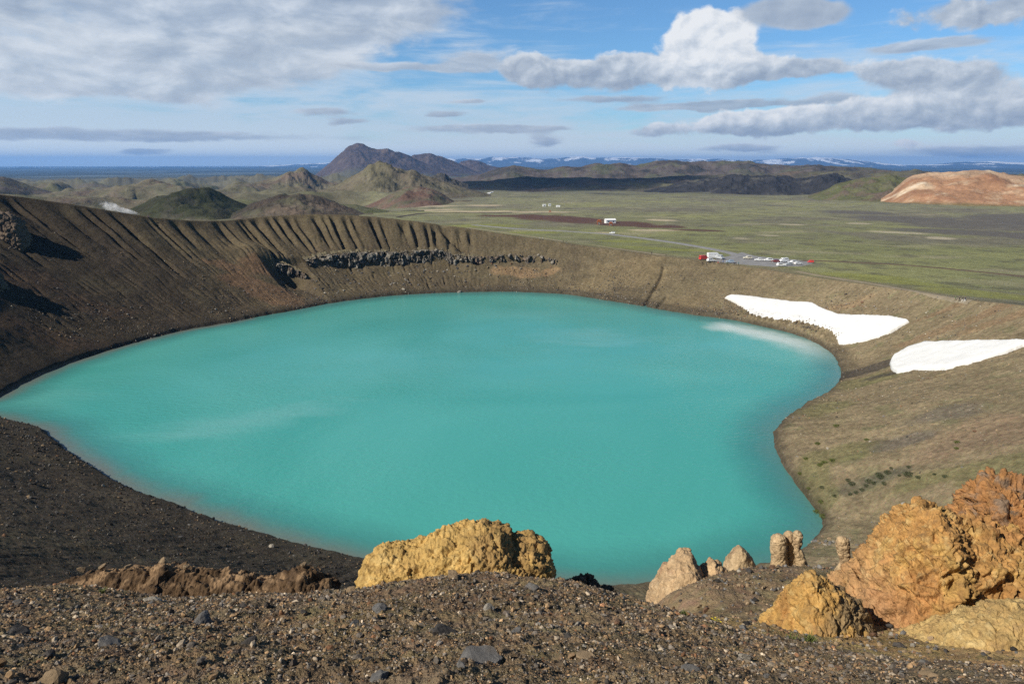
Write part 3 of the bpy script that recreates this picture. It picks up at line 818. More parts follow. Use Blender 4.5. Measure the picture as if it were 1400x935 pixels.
# (the far remnants lie in hollows of the plain)
far_snow([(662,266),(668,263.6),(676,262)], [(662,266),(669,265.6),(676,262)], 'tiny slanting snow remnant on the dark ground right of the red cone')
far_snow([(1106,265),(1114,263.6),(1124,263.4)], [(1106,265),(1114,264.9),(1124,263.4)], 'tiny snow remnant below the green hill at right, left one')
far_snow([(1166,267.5),(1174,266.4),(1182,266.6)], [(1166,267.5),(1174,267.6),(1182,266.6)], 'tiny snow remnant below the green hill at right, right one')

# ================================================================ HILLS AND MOUNTAINS
def hill(name, crest, D, W, colf, rough=0.10, na=260, nr=90, back=0.8, power=1.25, nseed=0, edge=25, narrow=0.5, crestn=0.022):
    P = np.array(crest, float)
    az = []; tn = []
    for px, py in crest:
        d = ray(px, py); az.append(math.atan2(d[0], d[1])); tn.append(d[2] / math.hypot(d[0], d[1]))
    az = np.array(az); tn = np.array(tn)
    A = np.linspace(az[0], az[-1], na)
    k = max(1, na // (len(crest) * 5))
    T = np.interp(A, az, tn); T = np.convolve(np.pad(T, k, 'edge'), np.ones(2 * k + 1) / (2 * k + 1), 'valid')
    u = np.linspace(-1, back, nr)
    zc = EYE + D * T
    zc = zc + crestn * W * fbm2(A * D / (W * 0.30), A * 0 + nseed, 4, 440 + nseed, 0.55) * np.clip((zc - plain_z(D * np.sin(A), D * np.cos(A))) / (W * 0.2), 0, 1)
    zp = plain_z(D * np.sin(A), D * np.cos(A))
    rel = np.clip(zc - zp, 1, None); rel = rel / rel.max()
    Wa = W * (narrow + (1 - narrow) * rel)
    Rg = D + u[:, None] * Wa[None]
    Ag = np.tile(A, (nr, 1))
    x = (Rg * np.sin(Ag)).ravel(); y = (Rg * np.cos(Ag)).ravel()
    pz = plain_z(x, y)
    U = np.tile(u[:, None], (1, na)).ravel(); ZC = np.tile(zc, (nr, 1)).ravel()
    sh = np.clip(1 - np.abs(U) / np.where(U > 0, back, 1), 0, 1)
    sh = sh ** (power * 1.12) * (1.0 + 0.6 * (1 - sh))
    sh = np.clip(sh, 0, 1)
    hgt = np.maximum(ZC - pz, 1)
    L = W * 0.55
    er = ridged2(x / L + 7, y / L, 5, 400 + nseed) - 0.55 + 0.5 * fbm2(x / (L * 0.25), y / (L * 0.25), 4, 410 + nseed)
    z = pz - 3 + (hgt + 3) * sh * (1 + rough * er * (1 - 0.72 * sh ** 3) * 2.9) 
    z = z - 8 * sstep(0.06, 0, sh)
    V = np.stack([x, y, z], 1)
    col = np.clip(colf(x, y, z, sh, fbm2(x / (L * 0.5), y / (L * 0.5), 5, 420 + nseed, 0.6), er), 0.005, 0.95)
    o = mesh_np(name, V, grid_faces(nr, na), M_HILL, col)
    tag(o, kind='structure')
    return o

def blend(*cols):
    """mix ground colours by noise"""
    def f(x, y, z, sh, n, er):
        c = np.tile(np.array(cols[0]), (len(x), 1))
        for k, q in enumerate(cols[1:]):
            c = mixc(c, sstep(-0.05, 0.35, (n if k % 2 == 0 else -n) + 0.15 * er), q)
        return c
    return f

G1 = (0.118, 0.110, 0.066); G2 = (0.145, 0.127, 0.086); BR = (0.128, 0.098, 0.074); DK = (0.055, 0.052, 0.048); PU = (0.105, 0.086, 0.080); RD = (0.135, 0.085, 0.066)
def snowy(lim, col=(0.06, 0.07, 0.08)):
    def f(x, y, z, sh, n, er):
        c = np.tile(np.array(col), (len(x), 1))
        s = fbm2(x / 900, y / 2200, 5, 431, 0.65)
        return mixc(c, sstep(lim, lim + 0.12, s + 0.5 * (sh - 0.6)), (0.85, 0.86, 0.88))
    return f
# far snow-flecked ranges
hill('snowy_mountains', [(-160,240),(-60,238),(40,237),(110,236),(160,237),(230,234),(300,231),(360,227),(420,224),(480,222),(560,220),(640,217),(690,215),(740,217),(790,215),(830,217),(870,216),(920,218),(960,218),(1010,219),(1060,219),(1090,216),(1130,216),(1160,219),(1200,223),(1240,226),(1280,225),(1310,222),(1350,221),(1400,223),(1460,222),(1560,224)],
     34000, 5000, snowy(0.06, (0.085, 0.095, 0.105)), 0.30, 700, 60, 0.8, 1.0, 3)
hill('far_range', [(-200,243),(0,241),(100,240),(200,240),(330,236.5),(430,233),(520,231),(640,229),(760,228.5),(900,228.5),(1000,229),(1100,229),(1180,229),(1230,231),(1300,231),(1400,231),(1600,232)],
     22000, 3500, blend((0.05,0.06,0.06),(0.07,0.075,0.07)), 0.18, 500, 40, 0.8, 1.0, 4)
# the big dark table mountain and its shoulders
def mtn(x, y, z, sh, n, er):
    c = np.tile(np.array((0.080, 0.062, 0.062)), (len(x), 1))
    c = mixc(c, sstep(0.0, 0.4, n + 0.3 * er), (0.120, 0.090, 0.076))
    c = mixc(c, sstep(0.35, 0.1, sh) * 0.7, (0.10, 0.10, 0.06))
    return c
hill('mountain', [(415,246),(430,240),(445,228),(462,212),(476,202),(487,198),(500,200.5),(512,204),(530,205.5),(545,208),(560,214),(580,222),(600,230),(630,240)], 7000, 900, mtn, 0.16, 380, 120, 0.9, 1.15, 5)
hill('mountain', [(540,232),(555,216),(563,212),(578,210),(590,209),(600,213),(612,218),(628,224),(645,232),(670,240)], 7600, 700, mtn, 0.14, 260, 90, 0.9, 1.15, 6)
hill('mountain', [(612,234),(630,222),(642,219),(656,221),(670,226),(686,230),(700,238)], 8300, 600, mtn, 0.14, 200, 70, 0.9, 1.15, 7)
# dark ridges to the right of it
hill('ridge', [(590,250),(620,243),(660,238),(690,229),(705,226.5),(720,228),(745,233),(760,230),(790,226),(815,222.5),(838,221),(855,223),(866,227),(890,223),(915,220),(940,220),(975,221),(1010,222),(1060,226),(1100,226),(1120,224.5),(1150,228),(1200,232),(1250,236)],
     3700, 700, blend(PU, BR, (0.095,0.095,0.06), DK), 0.22, 520, 90, 0.8, 1.2, 8)
hill('ridge', [(560,258),(600,252),(660,247),(720,242),(800,243),(880,243),(960,241),(1040,240),(1110,236),(1180,234),(1240,234),(1330,236),(1420,238),(1500,240),(1600,243)],
     2750, 480, blend((0.085,0.078,0.064), DK, G1, BR), 0.25, 520, 80, 0.8, 1.1, 9)
def lava(x, y, z, sh, n, er):
    c = np.tile(np.array((0.038, 0.037, 0.040)), (len(x), 1))
    return mixc(c, sstep(0.1, 0.4, n), (0.085, 0.08, 0.07))
hill('lava_field', [(880,262),(930,252),(960,247),(985,243),(1005,241),(1030,244),(1060,243),(1090,246),(1120,242),(1140,240),(1160,246),(1180,256)], 2400, 330, lava, 0.5, 360, 70, 0.8, 0.8, 10)
# green hills on the right and the bare ochre hill
hill('hill', [(1105,268),(1130,258),(1150,250),(1170,246),(1195,242),(1215,240),(1240,243),(1262,252),(1285,266)], 1950, 260, blend((0.105,0.112,0.046), BR, G1), 0.26, 220, 70, 0.8, 1.1, 11)
def rhyolite(x, y, z, sh, n, er):
    c = np.tile(np.array((0.330, 0.185, 0.105)), (len(x), 1))
    c = mixc(c, sstep(-0.05, 0.25, n) * 0.85, (0.50, 0.375, 0.25))
    c = mixc(c, sstep(0.05, 0.35, er) * 0.6, (0.27, 0.135, 0.075))
    c = mixc(c, sstep(0.22, 0.45, n + 0.2 * er) * 0.8, (0.60, 0.52, 0.41))
    c = mixc(c, sstep(0.16, 0.04, sh + 0.1 * n) * 0.8, (0.115, 0.115, 0.055))
    c = mixc(c, sstep(0.8, 0.95, sh) * 0.35, (0.52, 0.42, 0.30))
    return c
hill('hill', [(1205,268),(1222,259),(1236,248),(1250,241),(1266,237),(1285,235),(1310,234.5),(1340,235),(1372,236.5),(1400,240),(1440,247),(1480,258),(1510,268)], 1800, 300, rhyolite, 0.16, 320, 100, 0.8, 0.95, 12, crestn=0.006)
# the small twin-topped hill, the pointed green hill, the red cone in front of it
hill('hill', [(290,262),(330,254),(370,245),(385,240),(391,236),(397,234.5),(402,237.5),(408,232),(413,231),(420,234.5),(430,240),(445,245),(480,256)], 2500, 330, blend(G2, BR, G1), 0.22, 260, 70, 0.8, 1.2, 13)
hill('hill', [(395,272),(430,264),(455,255),(475,246),(492,236),(508,227),(521,222),(533,223.5),(545,229),(556,232),(563,230.5),(572,234),(585,240),(600,246),(630,256),(670,266)], 1780, 330, blend(G2, (0.118,0.098,0.070), (0.125,0.112,0.070)), 0.26, 340, 110, 0.8, 1.25, 14)
hill('hill', [(570,250),(588,244),(596,238),(602,236),(609,238.5),(616,244),(640,252)], 2200, 130, blend((0.075,0.068,0.058), DK), 0.25, 120, 50, 0.8, 1.1, 15)
hill('hill', [(495,284),(520,273),(540,262),(555,257),(572,255.5),(588,258),(603,265),(620,275),(645,284)], 1280, 170, blend((0.128,0.096,0.074), RD, (0.11,0.104,0.066)), 0.22, 240, 80, 0.8, 1.2, 16)
# hills on the left, the nearest of them green
hill('hill', [(-160,238),(-80,240),(-20,240),(5,241),(22,247),(40,254),(60,260),(90,266)], 2300, 360, blend((0.088,0.075,0.062), PU, G1), 0.16, 180, 70, 0.8, 1.2, 17)
hill('hill', [(40,268),(90,262),(130,260),(155,256),(172,253),(186,253.5),(200,257),(225,258),(260,261),(320,264),(380,268)], 2150, 360, blend(G2, BR, G1), 0.2, 260, 70, 0.8, 1.2, 18)
hill('hill', [(-150,262),(-60,264),(0,266),(60,270),(110,268),(140,270),(165,276),(200,284),(230,290)], 1450, 240, blend(G2, (0.10,0.098,0.058), BR), 0.2, 200, 60, 0.8, 1.2, 19)
hill('hill', [(150,298),(175,288),(195,279),(215,270),(235,262),(252,258.5),(268,257.5),(285,260),(300,265),(320,274),(345,284),(375,292)], 980, 190, blend((0.080,0.084,0.042), (0.085,0.080,0.05), (0.11,0.10,0.07)), 0.30, 280, 90, 0.8, 1.2, 20)
hill('hill', [(310,296),(335,283),(355,274),(380,268),(405,266),(425,266),(440,270),(460,277),(485,286),(510,296)], 880, 140, blend((0.098,0.080,0.062), (0.105,0.098,0.064), BR), 0.26, 240, 80, 0.8, 1.2, 21)
hill('hill', [(370,298),(400,288),(430,280),(460,278),(490,281),(520,286),(555,293),(580,299)], 1010, 140, blend((0.10,0.10,0.06), (0.095,0.104,0.046)), 0.26, 200, 60, 0.8, 1.2, 22)

# ================================================================ HAZE
def build_haze():
    bm = bmesh.new(); bmesh.ops.create_cube(bm, size=1.0)
    me = bpy.data.meshes.new('haze'); bm.to_mesh(me); bm.free()
    o = bpy.data.objects.new('haze', me); C.objects.link(o)
    zl, zh = -110.0, 480.0
    o.scale = (92000, 92000, zh - zl); o.location = (0, 0, (zl + zh) / 2)
    m = bpy.data.materials.new('pale_air'); m.use_nodes = True
    t = NT(m.node_tree); t.n.clear()
    out = t.new('ShaderNodeOutputMaterial'); v = t.new('ShaderNodeVolumePrincipled')
    v.inputs['Color'].default_value = (0.21, 0.49, 1.0, 1); v.inputs['Density'].default_value = 3.8e-5; v.inputs['Anisotropy'].default_value = 0.15
    t.l.new(v.outputs[0], out.inputs['Volume'])
    me.materials.append(m); tag(o, kind='stuff')
build_haze()
# ================================================================ ROCK
def rock_mat(name, bump=0.6, dist=0.05, scale=1.0, rough=0.92):
    """natural stone: vertex colour, broken up by noise at several sizes, pitted"""
    m, t, b = new_mat(name)
    att = t.new('ShaderNodeAttribute', attribute_name='Col').outputs['Color']
    pos = t.new('ShaderNodeTexCoord').outputs['Object']
    k = t.math('MULTIPLY', t.range(t.noise(pos, 3.0 * scale, 7, 0.65), 0.28, 0.72, 0.66, 1.34), t.range(t.noise(pos, 22.0 * scale, 5, 0.65), 0.3, 0.7, 0.80, 1.20))
    col = t.mix(1.0, att, k, 'MULTIPLY')
    pits = t.voronoi(pos, 30.0 * scale)
    col = t.mix(t.range(pits, 0.05, 0.22, 0.35, 0.0), col, t.mix(1.0, col, (0.45, 0.42, 0.40), 'MULTIPLY'))
    t.l.new(col, b.inputs['Base Color']); b.inputs['Roughness'].default_value = rough; b.inputs['Specular IOR Level'].default_value = 0.15
    h = t.math('ADD', t.math('MULTIPLY', t.noise(pos, 5.0 * scale, 9, 0.68), 1.0), t.math('MULTIPLY', t.voronoi(pos, 14.0 * scale), 0.25))
    t.l.new(t.bump(h, bump, dist), b.inputs['Normal'])
    return m
M_TUFF = rock_mat('ochre_tuff', 0.75, 0.12)
M_FAR_ROCK = rock_mat('weathered_basalt', 0.6, 0.4, 0.12)
M_STONE = rock_mat('loose_stone', 0.5, 0.03, 3.0)

def grid_normals(P):
    du = np.gradient(P, axis=1); dv = np.gradient(P, axis=0)
    n = np.cross(du, dv); n /= np.linalg.norm(n, axis=-1, keepdims=True) + 1e-9
    return n

def displaced(P, amp, size, seed, block=0.5, fine=0.25, flip=1, grit=0.0, facet=0.0):
    """P: (rows, cols, 3); lumps of 'size' metres, broken blocks and grit"""
    sh = P.shape; Q = P.reshape(-1, 3)
    N = grid_normals(P).reshape(-1, 3) * flip
    d = amp * fbm3(Q / size, 5, seed, 0.55)
    if block:
        w = Q + 0.35 * size * np.stack([fbm3(Q / size + 9.1, 2, seed + 3), fbm3(Q / size + 4.7, 2, seed + 4), fbm3(Q / size + 1.3, 2, seed + 5)], 1)
        f1, f2 = worley3(w / (size * 0.55), seed + 1)
        d = d + amp * block * (np.minimum(f2 - f1, 0.35) * 2.2 - 0.45)
        if facet:
            h1_, h2_, ci = worley3(w / (size * 0.42), seed + 31, True)
            d = d + facet * (ci - 0.5) * sstep(0.0, 0.12, h2_ - h1_)
            h1_, h2_, ci = worley3(w / (size * 0.16), seed + 32, True)
            d = d + 0.4 * facet * (ci - 0.5) * sstep(0.0, 0.15, h2_ - h1_)
        f1, f2 = worley3(w / (size * 0.2), seed + 2)
        d = d + amp * block * 0.32 * (np.minimum(f2 - f1, 0.3) * 2.2 - 0.4)
    if grit:
        f1, f2 = worley3(Q / grit, seed + 21); g1, g2 = worley3(Q / (grit * 0.45), seed + 22)
        k = sstep(-0.25, 0.25, fbm3(Q / (size * 0.6), 3, seed + 23))
        d = d + grit * (0.2 + 0.8 * k) * (0.55 * (0.55 - f1) + 0.30 * (0.5 - g1))
    d = d + amp * fine * fbm3(Q / (size * 0.13), 4, seed + 7, 0.65)
    return (Q + N * d[:, None]).reshape(sh), d.reshape(sh[:2])

def finish(name, P, mat, col, wrap=False, flipf=False):
    nr, nc = P.shape[:2]
    V = P.reshape(-1, 3); org = np.array([V[:, 0].mean(), V[:, 1].mean(), V[:, 2].min()])
    F = grid_faces(nr, nc, wrap)
    if flipf: F = F[:, ::-1]
    o = mesh_np(name, V - org, F, mat, col)
    o.location = org
    return o

def ridge_rock(name, top, Y, df, db, mat, colf, amp, size, seed, sink=0.7, e=0.75, n=260, m=150, yshift=None, block=0.5, fine=0.25, basez=None, grit=0.0, facet=0.0):
    """a rock whose skyline was measured on the picture; it stands at depth Y and is df + db metres thick"""
    T = np.array(top, float)
    L = np.concatenate([[0], np.cumsum(np.hypot(*np.diff(T, axis=0).T))]); L /= L[-1]
    u = np.linspace(0, 1, n)
    px = np.interp(u, L, T[:, 0]); py = np.interp(u, L, T[:, 1])
    ys = Y + (np.interp(u, L, yshift) if yshift is not None else 0 * u)
    W = np.array([at_y(a, b, c) for a, b, c in zip(px, py, ys)])
    x = W[:, 0]; zt = W[:, 2]
    zb = (smooth_z(x, ys) - sink) if basez is None else np.full(n, basez)
    zb = np.minimum(zb, zt - 0.02)
    ph = np.linspace(0, math.pi, m)
    endt = np.sqrt(np.clip(1 - np.abs(2 * u - 1) ** 5, 0, 1)) * 0.9 + 0.1 * np.minimum(1, 8 * np.minimum(u, 1 - u)) + 0.02
    c = np.cos(ph); s = np.sin(ph)
    cy = np.sign(c) * np.abs(c) ** e; sz = np.abs(s) ** e
    dep = np.where(cy > 0, df, db)
    P = np.zeros((m, n, 3))
    yy = ys[None] - cy[:, None] * dep[:, None] * endt[None]
    hh = zt - zb
    slope = (zt - EYE) / ys
    for _ in range(6):                                   # the back of a round top shows above its crest when seen from higher up
        over = ((zb[None] + hh[None] * sz[:, None]) - (EYE + slope[None] * yy)).max(0)
        hh = np.maximum(hh - over, 0.02)
    P[..., 0] = (x / ys)[None] * (ys[None] + 0.25 * (yy - ys[None])); P[..., 2] = zb[None] + hh[None] * sz[:, None]
    P[..., 1] = yy
    Q, d = displaced(P, amp, size, seed, block, fine, 1, grit, facet)
    o_flip = True
    # make displacement point outwards
    Nn = grid_normals(P)
    if (Nn[m // 2, n // 2, 2]) < 0:
        Q, d = displaced(P, amp, size, seed, block, fine, -1, grit, facet)
    else: o_flip = False
    V = Q.reshape(-1, 3)
    col = np.clip(colf(V, d.ravel() / amp, Nn.reshape(-1, 3), np.tile(u, m), np.repeat(ph / math.pi, n)), 0.01, 0.9)
    return finish(name, Q, mat, col, flipf=o_flip)

def pillar_rock(name, levels, Y, depth, mat, colf, amp, size, seed, n=110, m=120, lean=0.0, block=0.4, fine=0.3):
    """a standing pillar: levels are (py, left px, right px) from the top down"""
    Lv = np.array(levels, float)
    v = np.linspace(0, 1, m)
    py = np.interp(v, np.linspace(0, 1, len(Lv)), Lv[:, 0]); pl = np.interp(v, np.linspace(0, 1, len(Lv)), Lv[:, 1]); pr = np.interp(v, np.linspace(0, 1, len(Lv)), Lv[:, 2])
    A = np.array([at_y(a, b, Y) for a, b in zip(pl, py)]); B = np.array([at_y(a, b, Y) for a, b in zip(pr, py)])
    cx = (A[:, 0] + B[:, 0]) / 2; rx = (B[:, 0] - A[:, 0]) / 2; z = (A[:, 2] + B[:, 2]) / 2
    cap = np.sqrt(np.clip(1 - (1 - np.minimum(v / 0.10, 1)) ** 2, 0, 1)); rx = rx * np.maximum(cap, 0.02)
    a = np.linspace(0, 2 * math.pi, n, endpoint=False)
    P = np.zeros((m, n, 3))
    P[..., 0] = cx[:, None] + rx[:, None] * np.cos(a)[None]
    P[..., 1] = Y + lean * v[:, None] + (rx * depth)[:, None] * np.sin(a)[None]
    P[..., 2] = z[:, None]
    cen = np.stack([cx, np.full(m, Y), z], 1)[:, None]
    N = P - cen; N[..., 2] = 0.25 * np.exp(-v / 0.06)[:, None] * rx.max(); N /= np.linalg.norm(N, axis=-1, keepdims=True) + 1e-9
    Q = P.reshape(-1, 3)
    d = amp * fbm3(Q / size, 5, seed, 0.55)
    f1, f2 = worley3(Q / (size * 0.7), seed + 1); d += amp * block * (np.minimum(f2 - f1, 0.4) * 2.4 - 0.5)
    d += amp * fine * fbm3(Q / (size * 0.12), 4, seed + 2, 0.65)
    d *= np.repeat(np.clip(v / 0.05, 0, 1), n)
    Q = Q + N.reshape(-1, 3) * d[:, None]
    col = np.clip(colf(Q, d / amp, N.reshape(-1, 3), np.tile(a, m), np.repeat(v, n)), 0.01, 0.9)
    return finish(name, Q.reshape(m, n, 3), mat, col, wrap=True, flipf=True)

def tuff_cols(base, tint, dark, light, s=0.5, seed=0):
    def f(V, d, N, u, v):
        c = np.tile(np.array(base), (len(V), 1))
        a = fbm3(V / s, 4, 501 + seed); b_ = fbm3(V / (s * 0.3), 4, 511 + seed, 0.6); e_ = fbm3(V / (s * 1.7), 3, 521 + seed)
        c = mixc(c, sstep(-0.02, 0.35, a) * 0.8, tint)
        c = mixc(c, sstep(0.08, 0.4, b_) * 0.6, dark)
        c = mixc(c, sstep(0.1, 0.4, -b_ + 0.4 * e_) * 0.6, light)
        return c
    return f

OCH = (0.470, 0.305, 0.104); OCH2 = (0.300, 0.180, 0.075); ORG = (0.340, 0.165, 0.068); PALE = (0.550, 0.395, 0.165); BRN = (0.150, 0.105, 0.068); GRY = (0.170, 0.155, 0.135)

# --- the big yellow boulder on the edge
def boulder_col(V, d, N, u, v):
    c = tuff_cols(OCH, (0.440, 0.280, 0.098), (0.250, 0.155, 0.062), PALE, 0.55, 1)(V, d, N, u, v)
    rub = sstep(0.50, 0.62, u + 0.10 * fbm3(V / 0.5, 3, 61)) * sstep(0.90, 0.82, u) * sstep(-0.3, 0.2, fbm3(V / 0.22, 4, 62) + 0.12)
    c = mixc(c, rub * 0.75, (0.290, 0.180, 0.074))
    return mixc(c, sstep(0.86, 0.96, u) * 0.55, (0.15, 0.105, 0.070))  # right end darkened: its shaded side put into the colour
o = ridge_rock('boulder', [(487,806),(488,795),(490,776),(496,758),(508,748),(522,740),(548,737),(575,735),(586,729),(606,722),(625,719),(641,712),(660,708.5),(684,710.5),(693,716),(700,728),(711,732),(726,731),(741,738),(751,751),(755,770),(753,784),(746,795)],
               10.2, 1.15, 1.0, M_TUFF, boulder_col, 0.105, 0.62, 11, sink=1.2, e=0.62, n=460, m=300, block=0.6, fine=0.36, grit=0.075, facet=0.10)
tag(o, 'big yellow ochre boulder on the edge above the lake', 'boulder')
# --- dark jagged rock just right of it
o = ridge_rock('rock', [(752,806),(764,800),(778,795),(788,789),(796,787),(803,791),(809,789),(816,796),(828,800),(838,807),(846,817)], 11.0, 0.5, 0.6, M_TUFF,
               tuff_cols((0.120, 0.080, 0.050), BRN, (0.07, 0.052, 0.040), (0.2, 0.13, 0.07), 0.3, 3), 0.11, 0.3, 21, sink=0.8, e=0.8, n=200, m=110, block=0.8, fine=0.4)
tag(o, 'dark jagged rock at the right foot of the yellow boulder', 'rock')
def rub_col(V, d, N, u, v):
    c = tuff_cols((0.100, 0.062, 0.034), (0.075, 0.048, 0.029), (0.055, 0.038, 0.027), (0.165, 0.102, 0.056), 0.4, 4)(V, d, N, u, v)
    return mixc(c, sstep(0.40, 0.47, v) * sstep(0.0, 0.25, fbm3(V / 0.35, 4, 75) + 0.05) * 0.8, (0.300, 0.195, 0.110))  # dark front, pale crest: the ridge's self-shade put into its colour
# --- rusty ridge of rubble at the left
o = ridge_rock('rubble_ridge', [(52,808),(75,797),(100,787),(128,779),(150,777),(180,776),(205,775),(215,769),(224,767),(236,773),(262,777),(300,780),(335,782),(362,785),(384,780),(402,775),(418,773),(436,778),(449,786),(466,800)], 12.4, 2.0, 1.0, M_TUFF,
               rub_col, 0.125, 0.9, 31, sink=0.9, e=1.0, n=560, m=190, block=0.7, fine=0.5, grit=0.16)
tag(o, 'low rusty brown ridge of rubble behind the gravel at left', 'rubble ridge')
# --- the ochre cone
def cone_col(V, d, N, u, v):
    c = tuff_cols((0.435, 0.258, 0.084), (0.385, 0.200, 0.070), (0.260, 0.165, 0.075), (0.54, 0.38, 0.16), 0.7, 5)(V, d, N, u, v)
    g = sstep(0.40, 0.62, u + 0.1 * fbm3(V / 0.4, 3, 63)) * sstep(0.0, 0.3, fbm3(V / 0.5, 4, 64) + 0.15)
    return mixc(c, g * 0.7, (0.185, 0.145, 0.095))
o = ridge_rock('rock_cone', [(1028,882),(1040,868),(1058,845),(1072,823),(1085,804),(1095,790),(1104,784),(1114,783),(1124,788),(1142,796),(1158,806),(1172,817),(1184,830),(1194,848),(1206,872)], 11.6, 1.5, 1.0, M_TUFF, cone_col,
               0.10, 0.6, 41, sink=0.8, e=1.25, n=320, m=240, block=0.5, fine=0.35, grit=0.06, facet=0.12)
tag(o, 'pointed ochre cone of crumbling rock in front of the large cracked ochre face', 'rock')
def crag_col(V, d, N, u, v):
    c = tuff_cols((0.340, 0.165, 0.062), (0.260, 0.132, 0.060), (0.150, 0.098, 0.062), (0.440, 0.250, 0.095), 0.5, 16)(V, d, N, u, v)
    c = mixc(c, sstep(0.05, 0.35, fbm3(V / 0.5 + 3, 4, 73)) * 0.8, (0.190, 0.150, 0.115))
    return mixc(c, sstep(0.12, 0.38, fbm3(V / 0.15, 4, 74, 0.65)) * 0.6, (0.120, 0.080, 0.052))
# --- the large outcrop at the right edge
def out_col(V, d, N, u, v):
    c = tuff_cols((0.410, 0.225, 0.078), (0.480, 0.305, 0.100), (0.215, 0.118, 0.052), (0.540, 0.390, 0.175), 0.7, 6)(V, d, N, u, v)
    c = mixc(c, sstep(0.0, 0.35, fbm3(V / 1.6, 3, 71)) * 0.6, (0.400, 0.190, 0.075))
    c = mixc(c, sstep(0.30, 0.16, u) * 0.5, (0.370, 0.225, 0.130))
    c = mixc(c, sstep(0.10, 0.35, fbm3(V / 0.16, 4, 72, 0.65)) * 0.55, (0.150, 0.095, 0.052))
    stain = sstep(0.16, 0.0, np.abs(u - 0.50 + 0.05 * fbm3(V / 0.6, 2, 70))) * sstep(-0.05, 0.25, fbm3(V * np.array([2.2, 2.2, 0.8]), 4, 67))
    c = mixc(c, stain * 0.75, (0.225, 0.120, 0.042))
    return c
o = ridge_rock('outcrop', [(1128,846),(1138,818),(1150,800),(1166,786),(1184,779),(1200,757),(1212,738),(1222,724),(1232,717),(1243,707),(1250,698),(1256,690),(1268,686),(1281,688),(1292,694),(1304,704),(1318,709),(1345,706),(1380,712),(1420,726),(1480,780),(1530,850)],
               13.2, 2.2, 1.8, M_TUFF, out_col, 0.17, 0.95, 51, sink=1.4, e=0.9, n=620, m=360, block=0.6, fine=0.38, grit=0.08, facet=0.30)
tag(o, 'large cracked ochre rock face at the lower right, with a rounded knob on its skyline', 'rock outcrop')
o = ridge_rock('outcrop', [(1298,812),(1306,745),(1317,712),(1328,697),(1336,684),(1342,668),(1352,660),(1366,655),(1382,652),(1400,655),(1430,662),(1470,690),(1520,760),(1560,850)],
               14.4, 2.0, 1.8, M_TUFF, crag_col, 0.26, 0.8, 52, sink=1.4, e=0.8, n=520, m=340, block=0.8, fine=0.42, grit=0.10, facet=0.34)
tag(o, 'rust red crag with grey rubble, highest rock at the right edge', 'rock outcrop')
o = ridge_rock('rock_ledge', [(1046,892),(1062,886),(1100,882),(1150,881),(1195,879),(1228,873),(1262,865),(1290,857),(1314,845),(1340,834),(1368,826),(1400,820),(1450,822),(1500,848),(1545,895)],
               10.4, 1.2, 1.2, M_TUFF, tuff_cols((0.430, 0.300, 0.125), (0.380, 0.250, 0.105), (0.270, 0.180, 0.090), (0.520, 0.390, 0.190), 0.5, 14), 0.07, 0.6, 53, sink=0.8, e=1.0, n=620, m=200, block=0.5, fine=0.5, grit=0.08, facet=0.1)
tag(o, 'low yellow ledge of crumbling rock at the foot of the big ochre face', 'rock ledge')
# --- pale standing stones beyond the gravel
HOOC = tuff_cols((0.430, 0.310, 0.180), (0.370, 0.250, 0.145), (0.260, 0.175, 0.105), (0.510, 0.390, 0.245), 0.8, 8)
o = ridge_rock('rock_mound', [(880,842),(888,822),(895,800),(904,786),(912,770),(920,765),(928,757),(938,752),(948,752),(954,764),(962,776),(972,770),(980,763),(990,768),(996,774),(1005,790)], 18.3, 1.5, 1.3, M_TUFF,
               tuff_cols((0.420, 0.290, 0.165), (0.370, 0.220, 0.135), (0.250, 0.165, 0.105), (0.490, 0.365, 0.225), 0.9, 9), 0.17, 1.0, 61, sink=0.8, e=0.8, n=260, m=150, block=0.7, fine=0.2)
tag(o, 'pinkish tan rock mound with a lumpy summit, leftmost of the pale rocks by the water', 'rock')
o = ridge_rock('rock_pillar', [(989,790),(993,770),(998,757),(1006,748),(1013,745),(1020,750),(1027,757),(1032,766),(1036,784)], 21.0, 0.7, 0.7, M_TUFF, HOOC, 0.09, 0.7, 71, sink=0.6, e=0.7, n=130, m=90, block=0.5, fine=0.15)
tag(o, 'rounded pale tan rock knob between the lumpy mound and the split pillar', 'rock pillar')
root = empty('rock_pillar', at_y(1078, 790, 20.5))
for lv, dp, yy, sd in [([(730,1058,1072),(737,1054,1075),(748,1053,1076),(760,1055,1076),(772,1054,1077),(790,1050,1082),(806,1046,1086)], 0.95, 20.4, 81),
                       ([(725.5,1074,1083),(733,1071,1086),(744,1072,1087),(756,1074,1090),(770,1074,1093),(790,1070,1098),(806,1068,1102)], 1.0, 20.6, 82),
                       ([(725,1086,1094),(731,1084,1098),(742,1085,1097),(748,1086,1094),(758,1087,1099),(770,1088,1103),(790,1086,1110),(806,1082,1114)], 0.95, 20.3, 83)]:
    c = pillar_rock('column', lv, yy, dp, M_TUFF, HOOC, 0.036, 0.34, sd, block=0.8, fine=0.25)
    c.parent = root; c.location = Vector(c.location) - Vector(root.location)
tag(root, 'tallest pale pillar, split into three knobbly columns, standing against the lake', 'rock pillar')
o = pillar_rock('rock_pillar', [(733,1146,1158),(737,1144,1160),(746,1143,1162),(756,1145,1162),(764,1148,1163),(769,1149,1158),(776,1144,1160),(786,1140,1164),(800,1136,1168),(830,1132,1174)], 15.3, 0.9, M_TUFF, HOOC, 0.035, 0.25, 91)
tag(o, 'slim pale pillar standing alone beside the large ochre rock face', 'rock pillar')
